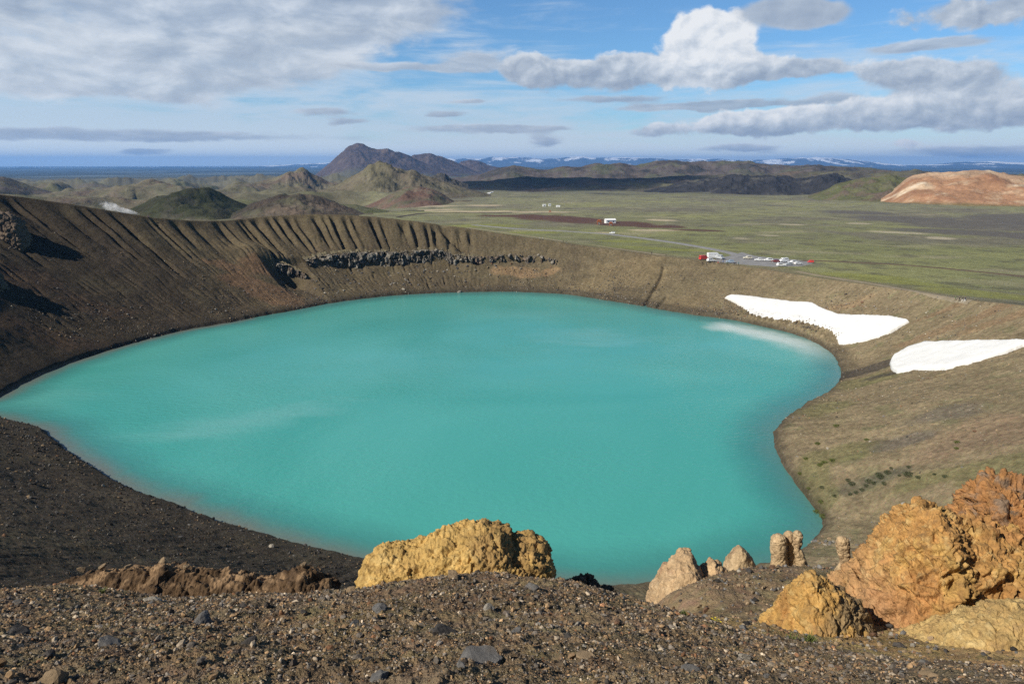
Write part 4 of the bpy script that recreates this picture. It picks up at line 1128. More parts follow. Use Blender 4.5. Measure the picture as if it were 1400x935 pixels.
o = ridge_rock('rock', [(1140,812),(1150,800),(1160,789),(1170,781),(1184,776),(1196,778),(1208,790),(1216,806)], 16.5, 1.3, 1.0, M_TUFF, tuff_cols((0.24,0.175,0.105), (0.19,0.14,0.09), GRY, (0.30,0.22,0.13), 0.6, 10), 0.19, 0.6, 95, sink=0.9, e=0.9, n=170, m=110, block=0.8)
tag(o, 'grey brown rubbly rock between the slim pillar and the outcrop', 'rock')
# --- rock crag high on the left wall
def crag(name, top, Y, seed, label, df=5.0, base=(0.120, 0.092, 0.070)):
    o = ridge_rock(name, top, Y, df, 7.0, M_FAR_ROCK, tuff_cols(base, (0.17, 0.13, 0.095), (0.07, 0.055, 0.045), (0.22, 0.165, 0.12), 3.0, seed), 1.5, 4.5, 100 + seed, sink=3.0, e=0.8, n=160, m=90, block=0.8, fine=0.4)
    tag(o, label, 'rock outcrop'); return o
pA = hit(10, 318); pB = hit(0, 385)
crag('outcrop', [(-60,326),(-40,306),(-20,296),(-5,291),(8,291),(18,296),(26,303),(30,314),(35,326),(40,338)], pA[1] - 1.0, 1, 'brown rock crag on the dark left crater wall, casting a long shadow')
crag('outcrop', [(-90,392),(-60,376),(-36,366),(-22,366),(-12,372),(-4,382),(4,394)], hit(-20, 384)[1] - 1.0, 2, 'dark crag at the left edge of the photo, lower on the crater wall')

# --- the broken basalt band across the far wall
def basalt_cliff(path, height, label, seed, tint, n=420, m=60, out=2.0):
    T = np.array(path, float); u = np.linspace(0, 1, n)
    L = np.concatenate([[0], np.cumsum(np.diff(T[:, 0]))]); L /= L[-1]
    px = np.interp(u, L, T[:, 0]); py = np.interp(u, L, T[:, 1])
    top = np.array([hit(a, b) for a, b in zip(px[::6], py[::6])])
    top = np.stack([np.interp(u, u[::6], top[:, k]) for k in range(3)], 1)
    inw = np.stack([CX - top[:, 0], CY - top[:, 1]], 1); inw /= np.linalg.norm(inw, axis=1)[:, None]
    hgt = height * np.interp(u, [0, 0.04, 0.12, 0.5, 0.9, 1], [0.1, 0.7, 1.0, 1.0, 0.8, 0.2]) * (0.55 + 0.9 * sstep(-0.3, 0.35, fbm2(u * 16, 0 * u, 4, seed)))
    top[:, 2] += 0.9 * fbm2(u * 40, 0 * u + 3, 3, seed + 2)
    v = np.linspace(0, 1, m)
    ho = np.interp(v, [0, 0.25, 0.40, 0.85, 1.0], [-5.0, -0.6, out * 0.8, out, out - 1.2])
    zo = np.interp(v, [0, 0.25, 0.40, 0.85, 1.0], [2.2, 0.5, -0.2, -1.0, -1.35])
    P = np.zeros((m, n, 3))
    P[..., :2] = top[None, :, :2] + inw[None] * (ho[:, None] + sstep(0.1, 0.4, v)[:, None] * (1.5 * fbm2(u * 22, 0 * u + 8, 3, seed + 3))[None])[..., None]
    P[..., 2] = top[None, :, 2] + np.where(zo > 0, zo * 0.9, 0)[:, None] + np.where(zo < 0, zo, 0)[:, None] * hgt[None]
    Q = P.reshape(-1, 3); N = np.concatenate([np.tile(inw, (m, 1)), np.zeros((m * n, 1))], 1)
    st = np.array([1.0, 1.0, 0.62])
    Qw = Q + 0.9 * np.stack([fbm3(Q / 3 + 5, 2, 5), fbm3(Q / 3 + 9, 2, 6), fbm3(Q / 3 + 2, 2, 7)], 1)
    f1, f2, c1 = worley3(Qw * st / 2.1, seed, True); g1, g2, c2 = worley3(Qw / 0.95, seed + 5, True)
    w = np.repeat(sstep(0.05, 0.35, v), n)
    crk = sstep(0.16, 0.03, f2 - f1)
    d = w * (2.6 * (c1 - 0.55) - 0.9 * crk + 0.8 * (c2 - 0.5) + 0.9 * fbm3(Q / 3.5, 3, seed + 9))
    Q = Q + N * d[:, None]; Q[:, 2] += w * (1.1 * (c1 - 0.5) + 0.5 * (c2 - 0.5))
    c = np.tile(np.array((0.125, 0.106, 0.086)), (len(Q), 1))
    c = mixc(c, sstep(0.35, 0.9, c2) * 0.8, tint); c = mixc(c, sstep(0.6, 0.95, c1) * 0.7, (0.27, 0.245, 0.205))
    c = mixc(c, crk * 0.6, (0.045, 0.040, 0.036))
    c = mixc(c, 1 - np.repeat(sstep(0.1, 0.3, v), n), (0.14, 0.118, 0.072))
    P = Q.reshape(m, n, 3); Nn = grid_normals(P)
    o = finish('basalt_cliff', P, M_FAR_ROCK, np.clip(c, 0.01, 0.9), flipf=(Nn[m // 2, n // 2] * np.array([*inw[n // 2], 0])).sum() < 0)
    tag(o, label, 'cliff'); return o
basalt_cliff(CLIFF1, 6.6, 'long broken band of grey basalt blocks across the far crater wall', 601, (0.15, 0.135, 0.115))
basalt_cliff(CLIFF2, 3.6, 'shorter ledge of brown blocks above an ochre stain, right of the grey basalt band', 621, (0.20, 0.14, 0.10), n=240, out=1.2)
basalt_cliff(CLIFF3, 3.6, 'small dark ledge beside the patch of red earth on the far wall', 641, (0.15, 0.10, 0.07), n=150, out=1.0)

# ================================================================ LOOSE STONES
def stone_mesh(seed, sub=2, squash=(1, 0.85, 0.65), cuts=7):
    bm = bmesh.new(); bmesh.ops.create_icosphere(bm, subdivisions=sub, radius=1.0)
    V = np.array([v.co[:] for v in bm.verts]); F = np.array([[v.index for v in f.verts] for f in bm.faces]); bm.free()
    r = np.random.default_rng(seed)
    V = V * (1 + 0.22 * fbm3(V * 1.2 + seed * 3.1, 3, seed))[:, None]
    for _ in range(cuts):                                    # broken faces
        nrm = r.normal(size=3); nrm /= np.linalg.norm(nrm); off = r.uniform(0.45, 0.8)
        dd = V @ nrm - off
        V = V - np.clip(dd, 0, None)[:, None] * nrm[None]
    V = V * (1 + 0.30 * fbm3(V * 2.4 + seed, 4, seed + 5, 0.62))[:, None] * np.array(squash)
    return V, F
PROTO = [stone_mesh(900 + k, 3, (1, random.uniform(0.65, 0.95), random.uniform(0.5, 0.8)), random.randint(7, 11)) for k in range(9)]
LOW = [stone_mesh(950 + k, 1, (1, random.uniform(0.6, 0.95), random.uniform(0.45, 0.8)), random.randint(6, 9)) for k in range(12)]
STONE_COLS = {'grey': (0.130, 0.124, 0.118), 'dark': (0.062, 0.056, 0.052), 'tan': (0.220, 0.160, 0.100), 'rust': (0.180, 0.105, 0.065), 'pale': (0.290, 0.260, 0.215)}
STONE_ME = {}
def stone_data(kind, k):
    if (kind, k) not in STONE_ME:
        V, F = PROTO[k]
        n = fbm3(V * 2.5 + k, 4, 77); c = np.tile(np.array(STONE_COLS[kind]), (len(V), 1)) * (1 + 0.6 * n)[:, None]; c = mixc(c, sstep(0.1, -0.45, V[:, 2] + 0.5 * n) * 0.7, (0.165, 0.125, 0.085))
        o = mesh_np('stone', V, F, M_STONE, c, smooth=False)
        STONE_ME[kind, k] = o.data; bpy.data.objects.remove(o)
    return STONE_ME[kind, k]
def put_stone(name, x, y, r, kind, label, group, k=None, sink=0.38, cat='stone', zs=1.0):
    k = int(RNG.integers(len(PROTO))) if k is None else k
    o = bpy.data.objects.new(name, stone_data(kind, k)); C.objects.link(o)
    z = float(ground_z(np.array([x]), np.array([y]))[0])
    o.location = (x, y, z + r * 0.5 * (1 - 2 * sink)); o.scale = (r, r * RNG.uniform(0.8, 1.1), r * RNG.uniform(0.8, 1.15) * zs)
    o.rotation_euler = (RNG.uniform(-0.35, 0.35), RNG.uniform(-0.35, 0.35), RNG.uniform(0, 6.28))
    tag(o, label, cat, group); return o
def put_stone_px(name, px, py, wpx, kind, label, group=None, **kw):
    p = hit(px, py); d = float(np.linalg.norm(p - np.array([0, 0, EYE])))
    return put_stone(name, p[0], p[1], wpx * d / FPX / 2, kind, label, group, **kw)

for px, py, w, kind, label in [
    (520, 836, 34, 'grey', 'grey slab with a pointed tip on the gravel in front of the yellow boulder'),
    (606, 866, 44, 'dark', 'broken dark stone half buried in the gravel, below the pointed grey slab'),
    (655, 905, 78, 'grey', 'widest grey stone, lying flat at the bottom centre of the gravel'),
    (568, 850, 24, 'tan', 'brown lump between the pointed grey slab and the broken dark stone'),
    (668, 831, 30, 'pale', 'pale angular stone on the gravel under the middle of the yellow boulder'),
    (728, 810, 26, 'grey', 'light grey stone at the crest of the gravel, right half of the yellow boulder'),
    (703, 866, 28, 'grey', 'bluish stone right of the broken dark stone'),
    (274, 850, 36, 'grey', 'sharp grey block in the left half of the gravel, below the rusty ridge'),
    (208, 826, 26, 'pale', 'light grey stone on the gravel just under the rusty ridge'),
    (145, 885, 34, 'grey', 'flat grey stone low in the left quarter of the gravel'),
    (318, 828, 24, 'tan', 'tan stone on the gravel crest beside the end of the rusty ridge'),
    (340, 886, 28, 'dark', 'dark stone in the lower left gravel, right of the sharp grey block'),
    (70, 921, 38, 'tan', 'buff stone at the bottom left corner of the gravel'),
    (22, 868, 30, 'dark', 'dark stone at the far left edge of the gravel'),
    (803, 900, 34, 'tan', 'tan rounded stone on the lower gravel, right of the widest grey stone'),
    (520, 925, 32, 'grey', 'grey stone at the bottom edge, left of the widest grey stone'),
    (618, 790, 24, 'tan', 'brown stone perched on the gravel crest in front of the yellow boulder'),
    (842, 858, 18, 'rust', 'reddish stone on the gravel, below the dark jagged rock'),
    (790, 858, 22, 'pale', 'whitish stone among the gravel, left of the reddish stone'),
    (942, 929, 28, 'grey', 'blue grey stone at the bottom edge right of centre'),
    (1018, 897, 22, 'pale', 'pale stone on the gravel beneath the ochre cone'),
    (1150, 912, 26, 'rust', 'rusty stone on the gravel at right, below the outcrop'),
    (1270, 925, 24, 'tan', 'tan stone at the bottom right of the gravel'),
    (223, 770, 20, 'tan', 'pale brown stone on top of the rusty ridge'),
]:
    put_stone_px('stone', px, py, w * (0.9 if w < 60 else 0.8), kind, label, zs=0.8 if w < 60 else 0.38, sink=0.42)

for px, py, w, lb in [(112, 779, 16, 'tan stone near the left end of the rusty ridge'), (140, 774, 14, 'tan stone on the rusty ridge, second from its left end'), (176, 774, 13, 'brownish stone on the rusty ridge, left of the pale brown one'), (255, 774, 12, 'small tan stone on the rusty ridge, right of the pale brown one'), (415, 772, 13, 'grey brown stone on the right hump of the rusty ridge')]:
    q = at_y(px, py, 12.4); o = put_stone('stone', q[0], q[1], w * 13.0 / FPX / 2, 'tan', lb, None); o.location.z = q[2]
kinds = ['grey', 'grey', 'dark', 'dark', 'tan', 'tan', 'rust', 'pale']
lab = {'grey': 'small grey angular stone lying loose on the dark gravel of the knoll', 'dark': 'small blackish stone lying loose on the gravel of the knoll', 'tan': 'small tan stone lying loose on the gravel of the knoll', 'rust': 'small reddish stone lying loose on the gravel of the knoll', 'pale': 'small whitish stone lying loose on the gravel of the knoll'}
cnt = 0
while cnt < 255:
    a = RNG.uniform(-0.72, 0.72); rr_ = math.exp(RNG.uniform(math.log(3.0), math.log(10.5)))
    x = rr_ * math.sin(a); y = rr_ * math.cos(a)
    if x > 2.5 and y > 8.2 - 0.16 * (x - 3): continue
    r = min(0.08, max(0.010, 0.0040 * rr_ * RNG.lognormal(0, 0.5)))
    k = kinds[int(RNG.integers(8))]
    put_stone('stone', x, y, r, k, lab[k], k + ' stones loose on the gravel'); cnt += 1

def scatter(name, xy, sizes, cols, label_kind='stuff', sink=0.25, mat=None):
    n = len(xy); rot = RNG.uniform(0, 6.28, n); pick = RNG.integers(0, len(LOW), n)
    z = np.concatenate([ground_z(xy[s:s + 50000, 0], xy[s:s + 50000, 1]) for s in range(0, n, 50000)])
    Vs, Fs, Cs = [], [], []; off = 0
    for k, (V, F) in enumerate(LOW):
        idx = np.where(pick == k)[0]
        if not len(idx): continue
        c, s = np.cos(rot[idx]), np.sin(rot[idx]); tl = RNG.uniform(-0.5, 0.5, len(idx))
        sy = RNG.uniform(0.75, 1.1, len(idx))
        vx = V[None, :, 0] * np.ones((len(idx), 1)); vy = V[None, :, 1] * sy[:, None]; vz = V[None, :, 2] * np.ones((len(idx), 1))
        vy, vz = vy * np.cos(tl)[:, None] - vz * np.sin(tl)[:, None], vy * np.sin(tl)[:, None] + vz * np.cos(tl)[:, None]
        wx = xy[idx, 0, None] + sizes[idx, None] * (vx * c[:, None] - vy * s[:, None])
        wy = xy[idx, 1, None] + sizes[idx, None] * (vx * s[:, None] + vy * c[:, None])
        wz = z[idx, None] + sizes[idx, None] * (vz + 0.5 * (1 - 2 * sink))
        Vs.append(np.stack([wx, wy, wz], -1).reshape(-1, 3))
        Fs.append((F[None] + (off + np.arange(len(idx)) * len(V))[:, None, None]).reshape(-1, 3)); off += len(idx) * len(V)
        Cs.append(np.repeat(cols[idx], len(V), axis=0))
    o = mesh_np(name, np.vstack(Vs), np.vstack(Fs), mat or M_STONE, np.vstack(Cs), smooth=False)
    tag(o, kind='stuff'); return o

def stone_palette(n, w=(0.29, 0.23, 0.28, 0.05, 0.15)):
    keys = ['grey', 'dark', 'tan', 'rust', 'pale']; P = np.array([STONE_COLS[k] for k in keys])
    return np.clip(P[RNG.choice(5, n, p=np.array(w) / sum(w))] * RNG.lognormal(0, 0.30, (n, 1)), 0.02, 0.6)
# gravel on the knoll
n = 120000
a = RNG.uniform(-0.85, 0.85, n); rr_ = np.exp(RNG.uniform(math.log(2.2), math.log(14), n))
xy = np.stack([rr_ * np.sin(a), rr_ * np.cos(a)], 1)
sand = (xy[:, 0] > 2.8) & (xy[:, 1] > 8.4 - 0.16 * (xy[:, 0] - 3))
clump = fbm2(xy[:, 0] / 0.9, xy[:, 1] / 0.9, 3, 777) + RNG.normal(0, 0.22, n)
keep = (~sand | (RNG.random(n) < 0.12)) & (clump > -0.22)
xy = xy[keep]; rr_ = rr_[keep]
sz = np.clip(0.00135 * rr_ * RNG.lognormal(0, 0.62, len(xy)), 0.003, 0.05)
scatter('gravel', xy, sz, stone_palette(len(xy)) * np.array([1.18, 1.06, 0.94]))
# scree on the shady slope below at the left, and pale chips on the sunny right slope
def slope_scree(name, n, box, smin, wts, cl, s_far):
    px = RNG.uniform(box[0], box[1], n); py = RNG.uniform(box[2], box[3], n)
    return px, py
n = 26000
x = RNG.uniform(-150, 5, n); y = RNG.uniform(38, 185, n)
th_, r_, rs_, rr2, t_ = crater_rt(x, y)
k = (t_ > 0.005) & (t_ < 0.95) & (np.hypot(x, y) > 36) & (th_ < -1.3)
x, y = x[k], y[k]; d = np.hypot(x, y)
scatter('scree', np.stack([x, y], 1), np.clip(0.0009 * d * RNG.lognormal(0, 0.6, len(x)), 0.05, 0.5), stone_palette(len(x), (0.26, 0.42, 0.26, 0.03, 0.03)) * 0.62)
n = 16000
x = RNG.uniform(45, 190, n); y = RNG.uniform(40, 270, n)
th_, r_, rs_, rr2, t_ = crater_rt(x, y)
k = (t_ > 0.005) & (t_ < 1.02) & (fbm2(x / 20, y / 20, 3, 778) + RNG.normal(0, 0.25, n) > 0.0)
x, y = x[k], y[k]; d = np.hypot(x, y)
scatter('scree', np.stack([x, y], 1), np.clip(0.00075 * d * RNG.lognormal(0, 0.5, len(x)), 0.04, 0.4), stone_palette(len(x), (0.25, 0.12, 0.34, 0.10, 0.22)))
# stones on the far walls
n = 26000
th_ = RNG.uniform(0.2, 3.1, n); t_ = RNG.beta(1.0, 1.6, n)
rs_ = lut(RS, th_); rr2 = lut(RR, th_)
x = CX + (rs_ + t_ * (rr2 - rs_)) * np.cos(th_); y = CY + (rs_ + t_ * (rr2 - rs_)) * np.sin(th_)
k = fbm2(x / 22, y / 22, 3, 779) + RNG.normal(0, 0.2, n) + 0.5 * (0.25 - t_) > 0.05
x, y = x[k], y[k]
scatter('scree', np.stack([x, y], 1), np.clip(0.20 * RNG.lognormal(0, 0.45, len(x)), 0.1, 0.8), stone_palette(len(x), (0.3, 0.3, 0.25, 0.08, 0.10)))
# stones broken off the ochre rocks
for i in range(34):
    x = RNG.uniform(3.4, 9.6); y = RNG.uniform(8.7, 9.9) - 0.12 * (x - 3)
    kk = ['tan', 'rust', 'tan', 'grey'][i % 4]
    put_stone('stone', x, y, float(np.clip(0.035 * RNG.lognormal(0, 0.5), 0.015, 0.12)), kk, {'tan': 'tan stone lying at the foot of the ochre cone and outcrop', 'rust': 'rusty stone lying at the foot of the ochre cone and outcrop', 'grey': 'grey stone lying at the foot of the ochre cone and outcrop'}[kk], kk + ' stones at the foot of the ochre rocks')
# mound stones
n = 2600
px = RNG.uniform(885, 1150, n); py = RNG.uniform(778, 868, n)
x = RNG.uniform(3.2, 10.5, n); y = RNG.uniform(9.5, 23, n)
scatter('gravel', np.stack([x, y], 1), np.clip(0.035 * RNG.lognormal(0, 0.55, n), 0.012, 0.14), stone_palette(n, (0.2, 0.2, 0.4, 0.12, 0.08)))

# boulders fallen from the basalt band, each one its own
for i in range(95):
    if i < 46: px = RNG.uniform(425, 640); py = RNG.uniform(352, 366) if RNG.random() < 0.5 else RNG.uniform(366, 395)
    elif i < 82: px = RNG.uniform(635, 775); py = RNG.normal(361, 6) if RNG.random() < 0.6 else RNG.uniform(362, 392)
    else: px = RNG.normal(552, 14); py = RNG.normal(383, 4)
    if px > 640: gl = ('brown block lying on the far wall among the rubble right of the grey basalt band', 'brown blocks on the far wall', ['tan', 'grey', 'rust', 'pale'])
    else: gl = ('grey basalt block fallen onto the far crater wall below the cliff band', 'basalt blocks below the cliff band', ['grey', 'dark', 'grey', 'pale'])
    put_stone_px('boulder', px, py, RNG.uniform(2.4, 5.0), gl[2][int(RNG.integers(4))], gl[0], gl[1], cat='boulder', sink=0.25)
for px, py, w, lb in [(552, 398, 6, 'round pale boulder near the water under the basalt band, left of centre'), (470, 396, 5, 'pale boulder low on the far wall, left of the round one'),
                      (628, 400, 7, 'pale flat rock at the far waterline'), (1235, 690, 9, 'pale boulder on the right slope above the outcrop'), (1332, 688, 10, 'buff boulder resting against the outcrop skyline'),
                      (1190, 602, 6, 'pale stone alone in the middle of the right slope'), (372, 752, 9, 'grey stone alone on the dark slope above the rusty ridge'), (142, 560+109, 6, 'pale stone alone on the dark left slope'),
                      (1213, 735, 9, 'whitish stone beside the left shoulder of the outcrop'), (1132, 612, 6, 'light stone in the middle left of the right slope')]:
    put_stone_px('boulder', px, py, w, 'pale', lb, None, cat='boulder')
for i in range(46):
    if i < 30: px = RNG.uniform(790, 885); py = 404 + (px - 790) * 0.155 + RNG.uniform(0, 5)
    else: px = RNG.uniform(1140, 1200); py = RNG.normal(419, 2.5)
    if i < 30: put_stone_px('boulder', px, py, RNG.uniform(1.6, 3.2), ['tan', 'pale', 'rust'][i % 3], 'tan rock at the foot of the far bank by the water', 'rocks along the far waterline', cat='boulder')
    else: put_stone_px('boulder', px, py, RNG.uniform(2.5, 5), ['tan', 'pale', 'rust'][i % 3], 'tan rock on the bank above the larger snow patch', 'rocks above the larger snow patch', cat='boulder')
for i in range(26):
    px, py = RNG.normal(1112, 22), RNG.normal(752, 9)
    put_stone_px('boulder', px, py, RNG.uniform(4, 8), ['tan', 'grey', 'pale'][i % 3], 'rock on the shore behind the split pillar', 'shore rocks behind the pale pillars', cat='boulder')
# ================================================================ PLANTS
def leaf_mat(name, col, rough=0.6):
    m, t, b = new_mat(name)
    g = t.new('ShaderNodeTexCoord').outputs['Object']
    k = t.range(t.noise(g, 6.0, 3), 0.3, 0.7, 0.65, 1.35)
    t.put(b.inputs['Base Color'], t.mix(1.0, (*col, 1), k, 'MULTIPLY')); b.inputs['Roughness'].default_value = rough
    return m
M_SHRUB = leaf_mat('shrub_leaf', (0.060, 0.070, 0.034)); M_BRIGHT = leaf_mat('moss_leaf', (0.105, 0.125, 0.032)); M_PETAL = leaf_mat('yellow_petal', (0.75, 0.58, 0.03)); M_TWIG = plain_mat('twig', (0.09, 0.065, 0.045))
def shrub_mesh(seed, n=420, flat=0.42, leaf=0.09):
    r = np.random.default_rng(seed)
    p = r.normal(size=(n, 3)); p /= np.linalg.norm(p, axis=1)[:, None]; p[:, 2] = np.abs(p[:, 2]) * flat
    p *= (r.uniform(0.35, 1, n) ** 0.5)[:, None] * (1 + 0.35 * fbm3(p * 1.5 + seed, 2, seed))[:, None]
    V = []; F = []
    for q in p:
        a = r.normal(size=3); a /= np.linalg.norm(a); b = np.cross(a, r.normal(size=3)); b /= np.linalg.norm(b); s = leaf * r.uniform(0.6, 1.4)
        k = len(V); V += [q - a * s, q + b * s * 0.5, q + a * s, q - b * s * 0.5]; F.append([k, k + 1, k + 2, k + 3])
    return np.array(V), np.array(F)
def twigs(seed, n=9):
    r = np.random.default_rng(seed); V = []; F = []
    for _ in range(n):
        a = r.uniform(0, 6.28); e = np.array([math.cos(a) * 0.6, math.sin(a) * 0.6, r.uniform(0.15, 0.35)])
        s = np.array([-e[1], e[0], 0]); s = s / np.linalg.norm(s) * 0.015; k = len(V)
        V += [-s, s, e + s * 0.4, e - s * 0.4, np.array([0, 0, 0.03]), e + np.array([0, 0, 0.012])]
        F += [[k, k + 1, k + 2, k + 3], [k + 1, k + 4, k + 5, k + 2], [k + 4, k, k + 3, k + 5]]
    return np.array(V), np.array(F)
def make_shrub(mat, seed):
    root = empty('shrub', (0, 0, 0)); V, F = shrub_mesh(seed); mesh_np('foliage', V, F, mat, smooth=False, parent=root)
    V, F = twigs(seed); mesh_np('stem', V, F, M_TWIG, smooth=False, parent=root); return root
def copy_tree(o, parent=None):
    c = o.copy(); C.objects.link(c); c.parent = parent
    for ch in [q for q in bpy.data.objects if q.parent == o]: copy_tree(ch, c)
    return c
used = {}
def put_shrub(kind, px, py, w, label, group):
    if kind not in used: used[kind] = o = make_shrub({'dark': M_SHRUB, 'moss': M_BRIGHT}[kind], 31 if kind == 'dark' else 32)
    else: o = copy_tree(used[kind])
    p = hit(px, py); d = float(np.linalg.norm(p - np.array([0, 0, EYE]))); r = w * d / FPX / 2
    o.location = (p[0], p[1], float(ground_z(np.array([p[0]]), np.array([p[1]]))[0]) - 0.05); o.scale = (r, r, r * RNG.uniform(0.8, 1.3)); o.rotation_euler = (0, 0, RNG.uniform(0, 6.28))
    tag(o, label, 'shrub', group)
for px, py, w in [(1166,661,12),(1190,656,13),(1203,648,12),(1216,645,13),(1180,668,10),(1172,673,9),(1210,662,9),(1243,640,8),(1243,651,15),(1256,655,9),(1230,652,6),(1278,651,6),(1293,654,10),(1163,677,7),(1142,683,9),(1124,671,9),(1186,662,9),(1196,660,9),(1205,652,11),(1220,640,8),(1160,657,8)]:
    put_shrub('dark', px, py, w, 'low dark green shrub in the scattered clump on the right slope', 'dark shrubs on the right slope')
for px, py, w in [(1145,581,11),(1118,606,8),(1128,633,12),(1138,630,9),(1102,632,8),(1122,638,10),(1186,598,8),(1094,652,9),(1106,673,8),(1118,700,12),(1126,708,12),(1122,692,9),(1309,604,8),(1308,614,7)]:
    put_shrub('moss', px, py, w, 'yellowish green mossy shrub scattered on the slope beside the right shore', 'mossy shrubs by the right shore')
def grass_tuft(px, py, w, label, flower=False):
    p = hit(px, py); d = float(np.linalg.norm(p - np.array([0, 0, EYE]))); s = w * d / FPX / 2
    root = empty('flower_plant' if flower else 'grass_tuft', (p[0], p[1], float(ground_z(np.array([p[0]]), np.array([p[1]]))[0]) - 0.005))
    V = []; F = []; r = np.random.default_rng(int(px))
    tips = []
    for _ in range(70):
        a = r.uniform(0, 6.28); b = r.uniform(0, 6.28); bs = np.array([math.cos(b), math.sin(b), 0]) * s * r.uniform(0, 0.7); h = s * r.uniform(0.5, 1.1)
        tip = bs + np.array([math.cos(a) * h * 0.6, math.sin(a) * h * 0.6, h]); mid = bs + np.array([math.cos(a) * h * 0.2, math.sin(a) * h * 0.2, h * 0.6])
        sd = np.array([-math.sin(a), math.cos(a), 0]) * s * 0.05; k = len(V)
        V += [bs - sd, bs + sd, mid + sd * 0.8, mid - sd * 0.8, tip + sd * 0.1, tip - sd * 0.1]; F += [[k, k + 1, k + 2, k + 3], [k + 3, k + 2, k + 4, k + 5]]; tips.append(tip)
    mesh_np('leaves', np.array(V), np.array(F), M_BRIGHT, smooth=False, parent=root)
    if flower:
        V = []; F = []
        for t_ in tips[:14]:
            k = len(V); q = s * 0.16
            for a in np.linspace(0, 6.28, 6)[:-1]:
                k = len(V); V += [t_, t_ + np.array([math.cos(a - 0.5), math.sin(a - 0.5), 0.3]) * q, t_ + np.array([math.cos(a), math.sin(a), 0.35]) * q * 1.3, t_ + np.array([math.cos(a + 0.5), math.sin(a + 0.5), 0.3]) * q]; F.append([k, k + 1, k + 2, k + 3])
        mesh_np('petals', np.array(V), np.array(F), M_PETAL, smooth=False, parent=root)
    tag(root, label, 'flower' if flower else 'grass')
grass_tuft(978, 852, 12, 'tiny yellow flowers at the edge of the gravel below the pale mound', True)
grass_tuft(1085, 879, 22, 'green grass tuft at the foot of the ochre cone, left one')
grass_tuft(1108, 884, 22, 'green grass tuft at the foot of the ochre cone, right one')
grass_tuft(934, 844, 14, 'small green tuft left of the yellow flowers')
grass_tuft(140, 812, 14, 'small green tuft on the gravel crest below the rusty ridge')

# ================================================================ ROADS, TRACKS, PARKING
def ribbon(name, pts, width, mat, lift=0.12, n=160, kind='structure', wfun=None):
    T = np.array([hit(*p)[:2] for p in pts]); L = np.concatenate([[0], np.cumsum(np.hypot(*np.diff(T, axis=0).T))])
    s = np.linspace(0, L[-1], n); P = np.stack([np.interp(s, L, T[:, 0]), np.interp(s, L, T[:, 1])], 1)
    k = max(2, n // (len(pts) * 3))
    P = np.stack([np.convolve(np.pad(P[:, q], k, 'reflect', reflect_type='odd'), np.ones(2 * k + 1) / (2 * k + 1), 'valid') for q in (0, 1)], 1)
    D = np.gradient(P, axis=0); D /= np.linalg.norm(D, axis=1)[:, None]; Nn = np.stack([-D[:, 1], D[:, 0]], 1)
    off = np.linspace(-0.5, 0.5, 7) * width
    xy = P[:, None] + Nn[:, None] * off[None, :, None]
    x, y = xy[..., 0].ravel(), xy[..., 1].ravel()
    z = ground_z(x, y) + lift - np.tile(np.abs(off) / width * 2, n) ** 6 * lift * 1.5
    o = mesh_np(name, np.stack([x, y, z], 1), grid_faces(n, 7)[:, ::-1], mat); tag(o, kind=kind); return o
M_ASPH = plain_mat('worn_asphalt', (0.235, 0.230, 0.228), 0.9, 0.2, 0.2, 0.3); M_DIRT = plain_mat('dirt_track', (0.112, 0.078, 0.058), 0.95, 0.1, 0.25, 0.3); M_PATH = plain_mat('trodden_path', (0.245, 0.205, 0.145), 0.95, 0.1, 0.2, 0.4)
M_EARTH = plain_mat('dark_earth', (0.07, 0.058, 0.052), 0.95, 0.1, 0.25, 0.2)
ribbon('road', [(648,308),(680,311),(720,314),(770,316),(830,320),(880,326),(930,333),(970,340),(1000,346),(1016,352)], 8.5, M_ASPH, 0.2, 260)
ribbon('road', [(545,297),(560,294),(585,292),(640,291),(700,291)], 8, M_EARTH, 0.5, 160)
ribbon('track', [(1095,357),(1130,357),(1170,359),(1230,362),(1290,367),(1340,372),(1400,378),(1460,384)], 5.0, M_DIRT, 0.15, 200)
ribbon('footpath', [(640,311.5),(700,319.5),(760,328),(820,337),(870,344),(910,349)], 3.6, M_PATH, 0.12, 200)
ribbon('footpath', [(1090,371),(1140,380),(1200,389),(1250,398),(1300,407),(1330,411)], 4.0, M_PATH, 0.10, 200)
def lot():
    out = [(978,353),(1000,348),(1012,344),(1030,349),(1060,353),(1090,355),(1112,357),(1118,361),(1100,365),(1060,366),(1020,363),(985,360),(968,357)]
    T = np.array([hit(*p)[:2] for p in out]); c = T.mean(0); k = np.linspace(0, 1, 14)
    T2 = np.stack([np.interp(np.linspace(0, len(T), 120), np.arange(len(T) + 1), np.append(T[:, q], T[0, q])) for q in (0, 1)], 1)[:-1]
    xy = c + (T2[None] - c) * k[:, None, None]; x, y = xy[..., 0].ravel(), xy[..., 1].ravel()
    o = mesh_np('parking_lot', np.stack([x, y, ground_z(x, y) + 0.10 - np.repeat(k ** 8, len(T2)) * 0.2], 1), grid_faces(14, len(T2), True), M_ASPH); tag(o, kind='structure')
lot()

